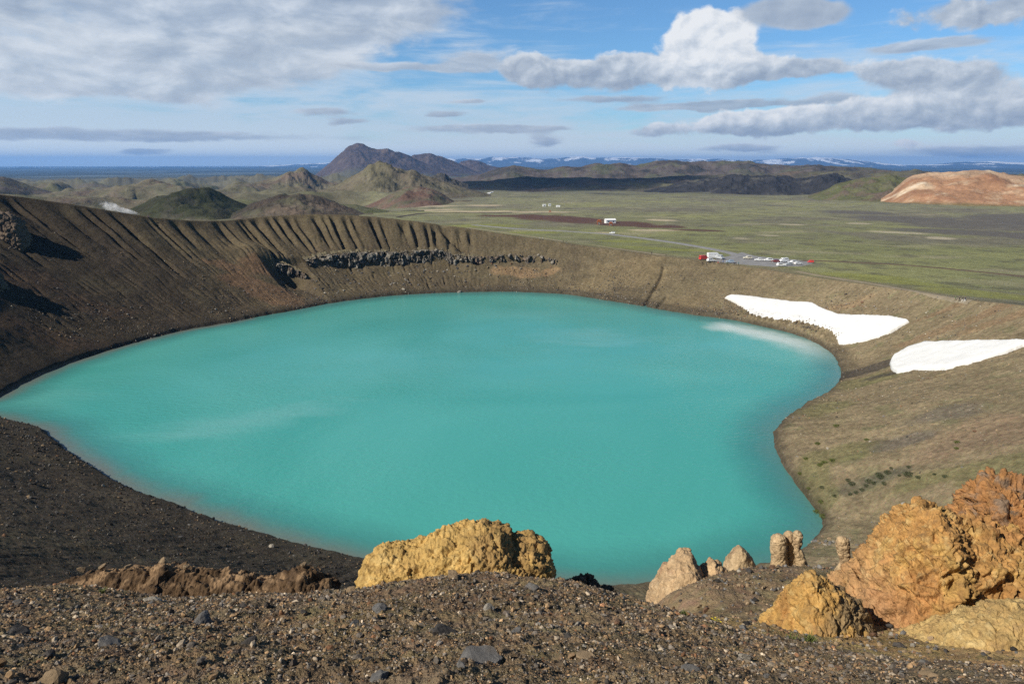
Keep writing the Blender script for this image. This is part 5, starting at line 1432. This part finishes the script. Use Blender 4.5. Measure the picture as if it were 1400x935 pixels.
# ================================================================ CARS
def paint(name, col): return plain_mat(name, col, 0.35, 0.5, 0.03, 1.0)
M_GLASS = plain_mat('car_glass', (0.02, 0.025, 0.03), 0.08, 0.6, 0.0); M_TYRE = plain_mat('tyre_rubber', (0.02, 0.02, 0.02), 0.9, 0.1, 0.1); M_RIM = plain_mat('wheel_metal', (0.45, 0.45, 0.46), 0.4, 0.5, 0.05)
M_LAMP = plain_mat('lamp_glass', (0.7, 0.7, 0.68), 0.2, 0.5, 0.02); M_TAIL = plain_mat('tail_lamp_glass', (0.4, 0.02, 0.02), 0.2, 0.5, 0.02)
PAINT = {'white': paint('white_paint', (0.80, 0.80, 0.79)), 'silver': paint('silver_paint', (0.42, 0.44, 0.46)), 'red': paint('red_paint', (0.62, 0.055, 0.045)), 'dark red': paint('dark_red_paint', (0.16, 0.03, 0.03)), 'cream': paint('cream_paint', (0.62, 0.57, 0.45)), 'blue': paint('blue_grey_paint', (0.30, 0.38, 0.48))}
def side_loft(profile, half, inset, mat, name, parent, y0=0.0, tap=0.0):
    """a side outline (x, z) given thickness across, with narrowed roof"""
    P = np.array(profile, float); n = len(P)
    zmax = P[:, 1].max(); zmin = P[:, 1].min()
    ys = [-1, -0.86, 0.86, 1]; V = []
    for k, yy in enumerate(ys):
        sh = 0.96 if k in (0, 3) else 1.0
        c = P.mean(0)
        for x, z in P:
            w = half * (1 - inset * np.clip((z - 0.85) / 0.8, 0, 1))
            V.append((c[0] + (x - c[0]) * sh, yy * w, c[1] + (z - c[1]) * sh))
    F = []
    bm = bmesh.new(); vs = [bm.verts.new(v) for v in V]
    for k in range(3):
        for i in range(n):
            j = (i + 1) % n; bm.faces.new((vs[k * n + i], vs[k * n + j], vs[(k + 1) * n + j], vs[(k + 1) * n + i]))
    bm.faces.new([vs[i] for i in range(n)][::-1]); bm.faces.new([vs[3 * n + i] for i in range(n)])
    bmesh.ops.recalc_face_normals(bm, faces=bm.faces)
    me = bpy.data.meshes.new(name); bm.to_mesh(me); bm.free(); me.materials.append(mat)
    o = bpy.data.objects.new(name, me); C.objects.link(o); o.parent = parent; return o
def cyl_y(name, r, w, x, y, z, mat, parent, n=18):
    bm = bmesh.new(); bmesh.ops.create_cone(bm, cap_ends=True, segments=n, radius1=r, radius2=r, depth=w, matrix=Matrix.Rotation(math.pi / 2, 4, 'X'))
    me = bpy.data.meshes.new(name); bm.to_mesh(me); bm.free(); me.materials.append(mat)
    o = bpy.data.objects.new(name, me); C.objects.link(o); o.location = (x, y, z); o.parent = parent; return o
def boxm(name, size, loc, mat, parent, bev=0.0):
    bm = bmesh.new(); bmesh.ops.create_cube(bm, size=1.0)
    for v in bm.verts: v.co = Vector((v.co.x * size[0], v.co.y * size[1], v.co.z * size[2]))
    if bev: bmesh.ops.bevel(bm, geom=bm.edges[:], offset=bev, segments=2, affect='EDGES')
    me = bpy.data.meshes.new(name); bm.to_mesh(me); bm.free(); me.materials.append(mat)
    o = bpy.data.objects.new(name, me); C.objects.link(o); o.location = loc; o.parent = parent; return o
SHAPES = {
 'hatchback': dict(body=[(-2.0,0.35),(-2.05,0.75),(-1.95,1.0),(-1.2,1.02),(0.7,1.0),(1.9,0.82),(2.05,0.6),(2.0,0.35)], cab=[(-1.85,0.98),(-1.55,1.42),(-0.3,1.52),(0.3,1.45),(1.05,0.98)], half=0.87, wx=(-1.25, 1.3)),
 'suv': dict(body=[(-2.2,0.45),(-2.25,0.9),(-2.15,1.12),(-1.2,1.14),(0.8,1.12),(2.1,1.0),(2.25,0.75),(2.2,0.45)], cab=[(-2.1,1.1),(-1.95,1.70),(-0.3,1.80),(0.35,1.74),(1.0,1.1)], half=0.93, wx=(-1.35, 1.4)),
 'van': dict(body=[(-2.5,0.4),(-2.55,1.2),(-2.5,1.3),(1.3,1.3),(2.3,1.1),(2.5,0.8),(2.45,0.4)], cab=[(-2.5,1.28),(-2.45,2.2),(-2.3,2.35),(0.7,2.35),(1.2,2.2),(1.9,1.28)], half=1.0, wx=(-1.5, 1.6)),
 'motorhome': dict(body=[(-3.3,0.4),(-3.35,1.4),(1.8,1.4),(2.9,1.15),(3.05,0.8),(3.0,0.4)], cab=[(-3.35,1.38),(-3.35,2.9),(-3.2,3.05),(2.0,3.05),(2.5,2.7),(2.4,2.2),(1.9,2.05),(2.35,1.38)], half=1.12, wx=(-1.9, 2.0)),
}
def make_car(shape, col):
    S_ = SHAPES[shape]; root = empty({'van': 'parked_van', 'motorhome': 'motorhome'}.get(shape, 'parked_car'), (0, 0, 0))
    side_loft(S_['body'], S_['half'], 0.0, PAINT[col], 'body', root)
    cab = S_['cab']; side_loft(cab, S_['half'] * 0.94, 0.12, PAINT[col], 'cabin', root)
    c = np.mean(cab, axis=0); 
    z0 = min(z for _, z in cab) + 0.10; z1 = max(z for _, z in cab) - 0.14
    if shape == 'motorhome': z0, z1 = 1.75, 2.35
    elif shape == 'van': z0, z1 = 1.45, 2.05
    gx = [p[0] for p in cab]
    w = S_['half'] * 0.94
    x0, x1 = min(gx) + 0.28, max(gx) - 0.62
    for s in (-1, 1):
        bm = bmesh.new(); q = 0.012
        def yy(z): return s * (w * (1 - 0.12 * max(0, min(1, (z - 0.85) / 0.8))) + q)
        v = [bm.verts.new(p) for p in ((x0, yy(z0), z0), (x1, yy(z0), z0), (x1 - 0.35, yy(z1), z1), (x0 + 0.12, yy(z1), z1))]
        v2 = [bm.verts.new((p.co.x, p.co.y - s * 0.05, p.co.z)) for p in v]
        bm.faces.new(v); bm.faces.new(v2[::-1])
        for i in range(4): bm.faces.new((v[i], v2[i], v2[(i + 1) % 4], v[(i + 1) % 4]))
        bmesh.ops.recalc_face_normals(bm, faces=bm.faces)
        me = bpy.data.meshes.new('side_window'); bm.to_mesh(me); bm.free(); me.materials.append(M_GLASS)
        o = bpy.data.objects.new('side_window', me); C.objects.link(o); o.parent = root
    ws = boxm('windscreen', (0.05, w * 1.5, (z1 - z0) * 1.15), (max(gx) - 0.38, 0, (z0 + z1) / 2), M_GLASS, root); ws.rotation_euler = (0, -0.75 if shape in ('hatchback', 'suv') else -0.5, 0)
    if shape == 'motorhome': ws.location = (2.28, 0, 1.72); ws.scale = (1, 1, 0.9)
    boxm('rear_window', (0.05, w * 1.4, (z1 - z0) * 0.8), (min(gx) + 0.03 if shape in ('van', 'motorhome') else min(gx) + 0.14, 0, (z0 + z1) / 2), M_GLASS, root).rotation_euler = (0, 0.25 if shape in ('hatchback', 'suv') else 0.03, 0)
    for wx in S_['wx']:
        for s in (-1, 1):
            t_ = cyl_y('wheel', 0.34, 0.22, wx, s * (S_['half'] - 0.08), 0.34, M_TYRE, root); cyl_y('rim', 0.2, 0.03, 0, s * 0.115, 0, M_RIM, t_)
    zh = np.array(S_['body'])[:, 1].max() * 0.72; fx = max(p[0] for p in S_['body']); bx = min(p[0] for p in S_['body'])
    for s in (-1, 1):
        boxm('headlight', (0.14, 0.34, 0.16), (fx - 0.1, s * S_['half'] * 0.7, zh), M_LAMP, root, 0.03); boxm('tail_light', (0.08, 0.22, 0.24), (bx + 0.03, s * S_['half'] * 0.76, zh + 0.1), M_TAIL, root, 0.02)
    return root
def on_ground(o, px, py, lift=0.0):
    p = hit(px, py); o.location = (p[0], p[1], float(ground_z(np.array([p[0]]), np.array([p[1]]))[0]) + lift); return p
CARS = [('van', 'red', 962, 355.5, 20, 'bright red van at the left end of the crater car park'),
        ('motorhome', 'white', 975, 353.5, 10, 'tall white motorhome standing right behind the red van'),
        ('van', 'silver', 984, 354.5, -60, 'silver grey van just right of the tall white motorhome'),
        ('suv', 'white', 972, 358, 15, 'white car in front of the motorhome, next to the red van'),
        ('hatchback', 'blue', 998, 359.5, 170, 'pale blue grey car among the people at the crater edge'),
        ('suv', 'cream', 1022, 354.5, 178, 'cream coloured car, first of the row beyond the people'),
        ('hatchback', 'white', 1037, 357, 175, 'white hatchback in the row, right of the cream car'),
        ('suv', 'white', 1050, 357.5, 178, 'white tall car in the middle of the row, left of the dark red one'),
        ('hatchback', 'dark red', 1060, 359, 160, 'dark red car between the row and the white cluster'),
        ('van', 'white', 1071, 359, 195, 'white van at the back of the cluster at the right end of the car park'),
        ('suv', 'white', 1068, 364.5, 5, 'white car nearest the crater in the right hand cluster'),
        ('hatchback', 'silver', 1078, 363, 190, 'silver car in the middle of the right hand cluster'),
        ('suv', 'white', 1083, 361, 185, 'white car right of the silver one in the right hand cluster'),
        ('hatchback', 'white', 1091, 362, 10, 'white car at the right end of the whole car park'),
        ('suv', 'white', 837, 320.0, 165, 'white car driving alone on the asphalt road'),
        ('van', 'red', 1108, 359.5, 170, 'small red vehicle parked apart, beyond the right end of the white cars')]
for sh, cl, px, py, rz, label in CARS:
    o = make_car(sh, cl); on_ground(o, px, py, 0.1); o.rotation_euler = (0, 0, math.radians(rz)); tag(o, label, {'van': 'van', 'motorhome': 'motorhome'}.get(sh, 'car'), 'vehicles parked by the crater' if px > 900 else None)
    if px == 1108: o.scale = (0.6, 0.6, 0.6)

# ================================================================ PEOPLE
def skin_body(step=0.16, arm=0.0, bend=0.0, hair=True):
    """one continuous figure grown from a jointed skeleton, facing +Y"""
    J = dict(pelvis=(0, 0, 0.95, .13, .10), belly=(0, 0, 1.12, .125, .095), chest=(0, 0.01, 1.34, .15, .105), neck=(0, 0.01, 1.50, .055, .055), jaw=(0, 0.03, 1.58, .075, .085), head=(0, 0.02, 1.68, .085, .10), crown=(0, 0.01, 1.75, .06, .07))
    E = [('pelvis', 'belly'), ('belly', 'chest'), ('chest', 'neck'), ('neck', 'jaw'), ('jaw', 'head'), ('head', 'crown')]
    for s, n in ((-1, 'l'), (1, 'r')):
        f = step * s
        J.update({n + 'hip': (0.09 * s, 0, 0.90, .085, .09), n + 'knee': (0.10 * s, f * 0.6 + 0.02, 0.50, .058, .06), n + 'ankle': (0.10 * s, f - 0.03, 0.09, .04, .045), n + 'toe': (0.11 * s, f + 0.13, 0.035, .04, .03),
                  n + 'sho': (0.19 * s, 0, 1.41, .06, .06), n + 'elb': (0.25 * s, -f * 0.4 - 0.02, 1.13, .045, .045), n + 'wri': (0.24 * s, -f * 0.6 + 0.10 + arm * 0.2, 0.90 + arm * 0.35, .032, .032), n + 'hand': (0.235 * s, -f * 0.6 + 0.13 + arm * 0.25, 0.82 + arm * 0.40, .03, .042)})
        E += [('pelvis', n + 'hip'), (n + 'hip', n + 'knee'), (n + 'knee', n + 'ankle'), (n + 'ankle', n + 'toe'), ('chest', n + 'sho'), (n + 'sho', n + 'elb'), (n + 'elb', n + 'wri'), (n + 'wri', n + 'hand')]
    keys = list(J); me = bpy.data.meshes.new('person')
    co_ = [(J[k][0], J[k][1] + bend * max(0, J[k][2] - 0.95), J[k][2]) for k in keys]
    me.from_pydata(co_, [(keys.index(a), keys.index(b)) for a, b in E], [])
    o = bpy.data.objects.new('person', me); C.objects.link(o)
    mod = o.modifiers.new('s', 'SKIN'); mod.use_smooth_shade = True
    sv = me.skin_vertices[0].data
    for i, k in enumerate(keys): sv[i].radius = J[k][3:5]; sv[i].use_root = (k == 'pelvis')
    o.modifiers.new('u', 'SUBSURF').levels = 1
    dg = bpy.context.evaluated_depsgraph_get(); em = bpy.data.meshes.new_from_object(o.evaluated_get(dg))
    bpy.data.objects.remove(o)
    return em
CLOTH = {}
def cloth(name, col):
    if name not in CLOTH: CLOTH[name] = plain_mat(name.replace(' ', '_') + '_cloth', col, 0.85, 0.2, 0.1, 6)
    return CLOTH[name]
COLS = {'black': (0.018, 0.018, 0.02), 'navy': (0.02, 0.03, 0.07), 'white': (0.72, 0.72, 0.70), 'red': (0.45, 0.04, 0.04), 'grey': (0.16, 0.16, 0.17), 'teal': (0.04, 0.22, 0.22), 'blue': (0.06, 0.14, 0.40), 'green': (0.07, 0.15, 0.05), 'khaki': (0.24, 0.19, 0.11), 'purple': (0.16, 0.08, 0.16)}
M_SKIN = plain_mat('skin', (0.48, 0.29, 0.20), 0.6, 0.3, 0.05, 8); M_HAIR = plain_mat('hair', (0.05, 0.032, 0.02), 0.7, 0.3, 0.2, 20)
BODIES = {}
def make_person(jacket, trousers, pose, px, py, rz, label, group=None):
    if pose not in BODIES: BODIES[pose] = skin_body(*{'walk': (0.20, 0.0, 0.04), 'stand': (0.03, 0.0, 0.0), 'photo': (0.04, 1.0, 0.02)}[pose])
    me = BODIES[pose].copy(); me.name = 'person'; me.materials.clear()
    for m in (cloth(jacket, COLS[jacket]), cloth(trousers, COLS[trousers]), M_SKIN): me.materials.append(m)
    for p in me.polygons:
        z = p.center.z; hand = abs(p.center.x) > 0.19 and 0.75 < z < 0.92 if pose != 'photo' else abs(p.center.x) > 0.19 and p.center.y > 0.32
        p.material_index = 2 if z > 1.53 or hand else (1 if z < 0.96 and abs(p.center.x) < 0.2 else 0)
        p.use_smooth = True
    o = bpy.data.objects.new('person', me); C.objects.link(o)
    bm = bmesh.new(); bmesh.ops.create_uvsphere(bm, u_segments=14, v_segments=10, radius=1.0)
    for v in bm.verts: v.co = Vector((v.co.x * 0.105, v.co.y * 0.12 - 0.015, 1.70 + v.co.z * 0.115))
    bmesh.ops.delete(bm, geom=[v for v in bm.verts if v.co.z < 1.66 and v.co.y > -0.05], context='VERTS')
    hm = bpy.data.meshes.new('hair'); bm.to_mesh(hm); bm.free(); hm.materials.append(M_HAIR)
    h = bpy.data.objects.new('hair', hm); C.objects.link(h); h.parent = o
    on_ground(o, px, py, 0.0); o.rotation_euler = (0, 0, math.radians(rz)); tag(o, label, 'person', group); return o
make_person('purple', 'black', 'stand', 203, 298.5, 150, 'lone person in dark purple on the left rim beside the steam')
make_person('white', 'black', 'walk', 738, 328.5, -90, 'person in a white jacket walking the far rim path')
make_person('white', 'navy', 'walk', 742, 328.8, -95, 'person in white with navy trousers, a step right of the one in white and black')
make_person('navy', 'black', 'walk', 770, 331.5, 90, 'left one of the dark pair on the far rim path')
make_person('black', 'grey', 'walk', 774, 333.5, 85, 'right one of the dark pair on the far rim path')
make_person('black', 'navy', 'stand', 891, 348.5, 180, 'lone person in black on the rim above the crack in the slope')
for jk, tr, ps, px, py, rz, lb in [('black','black','stand',960.5,361.5,160,'person in black in front of the red van'), ('grey','black','stand',966,361.8,200,'person in grey in front of the red van'), ('navy','black','photo',976,361.8,180,'person in navy at the crater edge below the motorhome'),
        ('red','black','stand',981.5,362,170,'person in a red jacket at the crater edge'), ('black','navy','walk',985.5,361,120,'person in black walking right of the motorhome'), ('blue','black','stand',988.5,360.5,190,'person in blue right of the motorhome'),
        ('green','black','photo',994,363.2,180,'person in green at the crater edge, left of the blue grey car'), ('black','black','stand',1003.5,363.5,175,'person all in black just right of the blue grey car'), ('navy','grey','stand',1006,363,200,'person in navy and grey right of the blue grey car'), ('teal','black','stand',1009.5,362.4,185,'person in teal at the right end of the group by the cars')]:
    make_person(jk, tr, ps, px, py, rz, lb, 'people at the crater edge by the car park')
for jk, tr, ps, px, py, rz, lb in [('green','khaki','walk',1305.5,412,80,'person in green, leftmost of the four on the right rim'), ('black','black','walk',1311,412.6,85,'person all in black, second of the four on the right rim'), ('black','white','walk',1315.5,412.8,80,'person in black with white trousers, third of the four on the right rim'), ('navy','white','walk',1319,412.9,95,'person in navy with white trousers, rightmost of the four on the right rim')]:
    make_person(jk, tr, ps, px, py, rz, lb, 'four walkers on the right rim')

# ================================================================ BUILDINGS ON THE PLAIN
M_WALLW = plain_mat('white_cladding', (0.74, 0.74, 0.72), 0.6, 0.3, 0.04, 0.5); M_ROOFG = plain_mat('grey_roof', (0.40, 0.41, 0.42), 0.5, 0.4, 0.06, 0.5); M_ROOFW = plain_mat('white_roof', (0.78, 0.78, 0.77), 0.5, 0.4, 0.05, 0.5); M_RUST = plain_mat('orange_steel', (0.36, 0.12, 0.05), 0.7, 0.3, 0.15, 0.5); M_DARK = plain_mat('dark_panel', (0.05, 0.05, 0.055), 0.5, 0.4, 0.05)
def house(px, py, L, Wd, H, rise, rz, label, roofm=M_ROOFG, cat='building'):
    root = empty('building', (0, 0, 0)); on_ground(root, px, py, -0.4)
    boxm('wall', (L, Wd, H), (0, 0, H / 2), M_WALLW, root)
    bm = bmesh.new(); e = 0.35
    P = [(-L/2-e, -Wd/2-e, H), (L/2+e, -Wd/2-e, H), (L/2+e, Wd/2+e, H), (-L/2-e, Wd/2+e, H), (-L/2-e, 0, H + rise), (L/2+e, 0, H + rise)]
    v = [bm.verts.new((p[0], p[1], p[2] + 0.01)) for p in P]
    for f in ((0,1,5,4), (2,3,4,5), (1,2,5), (3,0,4), (3,2,1,0)): bm.faces.new([v[i] for i in f])
    me = bpy.data.meshes.new('roof'); bm.to_mesh(me); bm.free(); me.materials.append(roofm)
    o = bpy.data.objects.new('roof', me); C.objects.link(o); o.parent = root
    for k in range(max(1, int(L / 4))):
        x = -L / 2 + (k + 0.5) * L / max(1, int(L / 4))
        for s in (-1, 1): boxm('window', (1.2, 0.08, 1.0), (x, s * (Wd / 2 + 0.01), H * 0.6), M_GLASS, root)
    boxm('door', (0.08, 1.1, 2.0), (L / 2 + 0.01, 0, 1.0), M_DARK, root)
    root.rotation_euler = (0, 0, math.radians(rz)); tag(root, label, cat)
house(744, 282.5, 4.5, 4.0, 3.2, 0.8, 10, 'small white hut, leftmost of three on the green plain', M_ROOFW)
house(751.5, 282, 3.6, 4.0, 3.4, 1.2, 5, 'small white hut in the middle of three on the green plain', M_ROOFG)
house(763, 283, 6.0, 4.0, 2.6, 0.8, -8, 'longer grey roofed hut, rightmost of three on the green plain', M_ROOFW)
house(834, 305, 10.0, 6.0, 3.6, 1.4, 12, 'white roofed building on the red earth with steel pipework', M_ROOFW)
def pipework(px, py, label, s=1.0):
    root = empty('drill_rig', (0, 0, 0)); on_ground(root, px, py, 0)
    for sx in (-1, 1):
        for sy in (-1, 1): boxm('leg', (0.35 * s, 0.35 * s, 4.2 * s), (sx * 1.6 * s, sy * 1.2 * s, 2.1 * s), M_RUST, root)
    boxm('platform', (4.4 * s, 3.4 * s, 0.5 * s), (0, 0, 3.0 * s), M_RUST, root); boxm('tank', (3.0 * s, 2.2 * s, 1.6 * s), (0, 0, 4.06 * s), M_RUST, root, 0.4 * s)
    cyl_y('pipe', 0.35 * s, 6 * s, 0, 0, 1.2 * s, M_ROOFG, root)
    tag(root, label, 'machinery')
pipework(819, 307.5, 'orange steel frame on the red earth, left of the white roofed building')
pipework(835, 309.5, 'orange steel frame standing in front of the white roofed building', 0.8)
pipework(752, 292, 'small dark steel wellhead on the far red earth', 0.7)

# ================================================================ STEAM
def steam():
    c = hit(168, 292); d = 1.0
    V = None
    bm = bmesh.new(); bmesh.ops.create_icosphere(bm, subdivisions=4, radius=1.0)
    base = at_y(196, 297, 395.0)
    for v in bm.verts:
        p = np.array(v.co)
        k = (1 - p[0]) / 2                                  # 0 at the vent, 1 at the drifting end
        sc_ = 0.45 + 0.75 * k
        v.co = Vector((p[0] * 13.5 - 13.0, p[1] * 5 * sc_, p[2] * 3.4 * sc_ + 3.2 + 7.5 * k ** 1.3))
    me = bpy.data.meshes.new('steam_plume'); bm.to_mesh(me); bm.free()
    o = bpy.data.objects.new('steam_plume', me); C.objects.link(o); o.location = (base[0], base[1], base[2] - 2.0)
    m = bpy.data.materials.new('steam'); m.use_nodes = True; t = NT(m.node_tree); t.n.clear()
    out = t.new('ShaderNodeOutputMaterial'); v = t.new('ShaderNodeVolumePrincipled'); t.l.new(v.outputs[0], out.inputs['Volume'])
    g = t.new('ShaderNodeTexCoord').outputs['Object']
    se = t.new('ShaderNodeSeparateXYZ'); t.l.new(g, se.inputs[0])
    X_, Y_, Z_ = se.outputs
    p0 = t.math('DIVIDE', t.math('ADD', X_, 13.0), 13.5)
    k = t.math('MAXIMUM', t.math('MULTIPLY', t.math('SUBTRACT', 1.0, p0), 0.5), 0.0)
    sc_ = t.math('ADD', t.math('MULTIPLY', k, 0.75), 0.45)
    p1 = t.math('DIVIDE', Y_, t.math('MULTIPLY', sc_, 5.0))
    zc_ = t.math('ADD', t.math('MULTIPLY', t.math('POWER', k, 1.3), 7.5), 3.2)
    p2 = t.math('DIVIDE', t.math('SUBTRACT', Z_, zc_), t.math('MULTIPLY', sc_, 3.4))
    r2 = t.math('ADD', t.math('MULTIPLY', p0, p0), t.math('ADD', t.math('MULTIPLY', p1, p1), t.math('MULTIPLY', p2, p2)))
    fall = t.range(r2, 1.0, 0.0, 0.0, 1.0)
    n = t.noise(g, 0.26, 6, 0.62, 1.0)
    d_ = t.math('ADD', fall, t.math('MULTIPLY', t.math('SUBTRACT', n, 0.5), 3.0))
    body = t.math('MULTIPLY', t.range(d_, 0.25, 1.1, 0.0, 1.0, True), t.range(r2, 1.0, 0.7, 0.0, 1.0))
    fade = t.range(p0, -0.95, 0.6, 0.10, 1.0)
    t.put(v.inputs['Density'], t.math('MULTIPLY', t.math('MULTIPLY', body, fade), 0.9))
    v.inputs['Color'].default_value = (1.0, 1.0, 1.0, 1); v.inputs['Anisotropy'].default_value = 0.0
    me.materials.append(m); tag(o, 'white steam plume drifting from behind the left crater rim', 'steam', kind='stuff')
steam()

# ================================================================ CLOUDS OVERHEAD, OUT OF THE PICTURE (added to cast shade on the dark ridges and the left hill)
def shade_cloud(target, H, rx, ry, rz, seed):
    k = H / math.tan(SUN_EL)
    c = np.array([target[0] + SUN_DIR[0] * k, target[1] + SUN_DIR[1] * k, target[2] + H])
    bm = bmesh.new(); bmesh.ops.create_icosphere(bm, subdivisions=6, radius=1.0)
    V = np.array([v.co[:] for v in bm.verts]); F = np.array([[v.index for v in f.verts] for f in bm.faces]); bm.free()
    V = V * (1 + 0.55 * fbm3(V * 1.6 + seed, 5, seed, 0.6))[:, None]
    V[:, 2] = np.where(V[:, 2] < 0, V[:, 2] * 0.35, V[:, 2])
    m = bpy.data.materials.get('cloud_vapour')
    if m is None:
        m = bpy.data.materials.new('cloud_vapour'); m.use_nodes = True; t = NT(m.node_tree); t.n.clear()
        out = t.new('ShaderNodeOutputMaterial'); v = t.new('ShaderNodeVolumePrincipled'); t.l.new(v.outputs[0], out.inputs['Volume'])
        v.inputs['Color'].default_value = (0.97, 0.97, 0.97, 1); v.inputs['Density'].default_value = 0.009
    o = mesh_np('cloud', V * np.array([rx, ry, rz]), F, m, smooth=True); o.location = c
    tag(o, kind='structure')
shade_cloud((150, 2700, -20), 1300, 620, 330, 160, 3)
shade_cloud((-390, 850, 10), 1000, 150, 95, 48, 8)
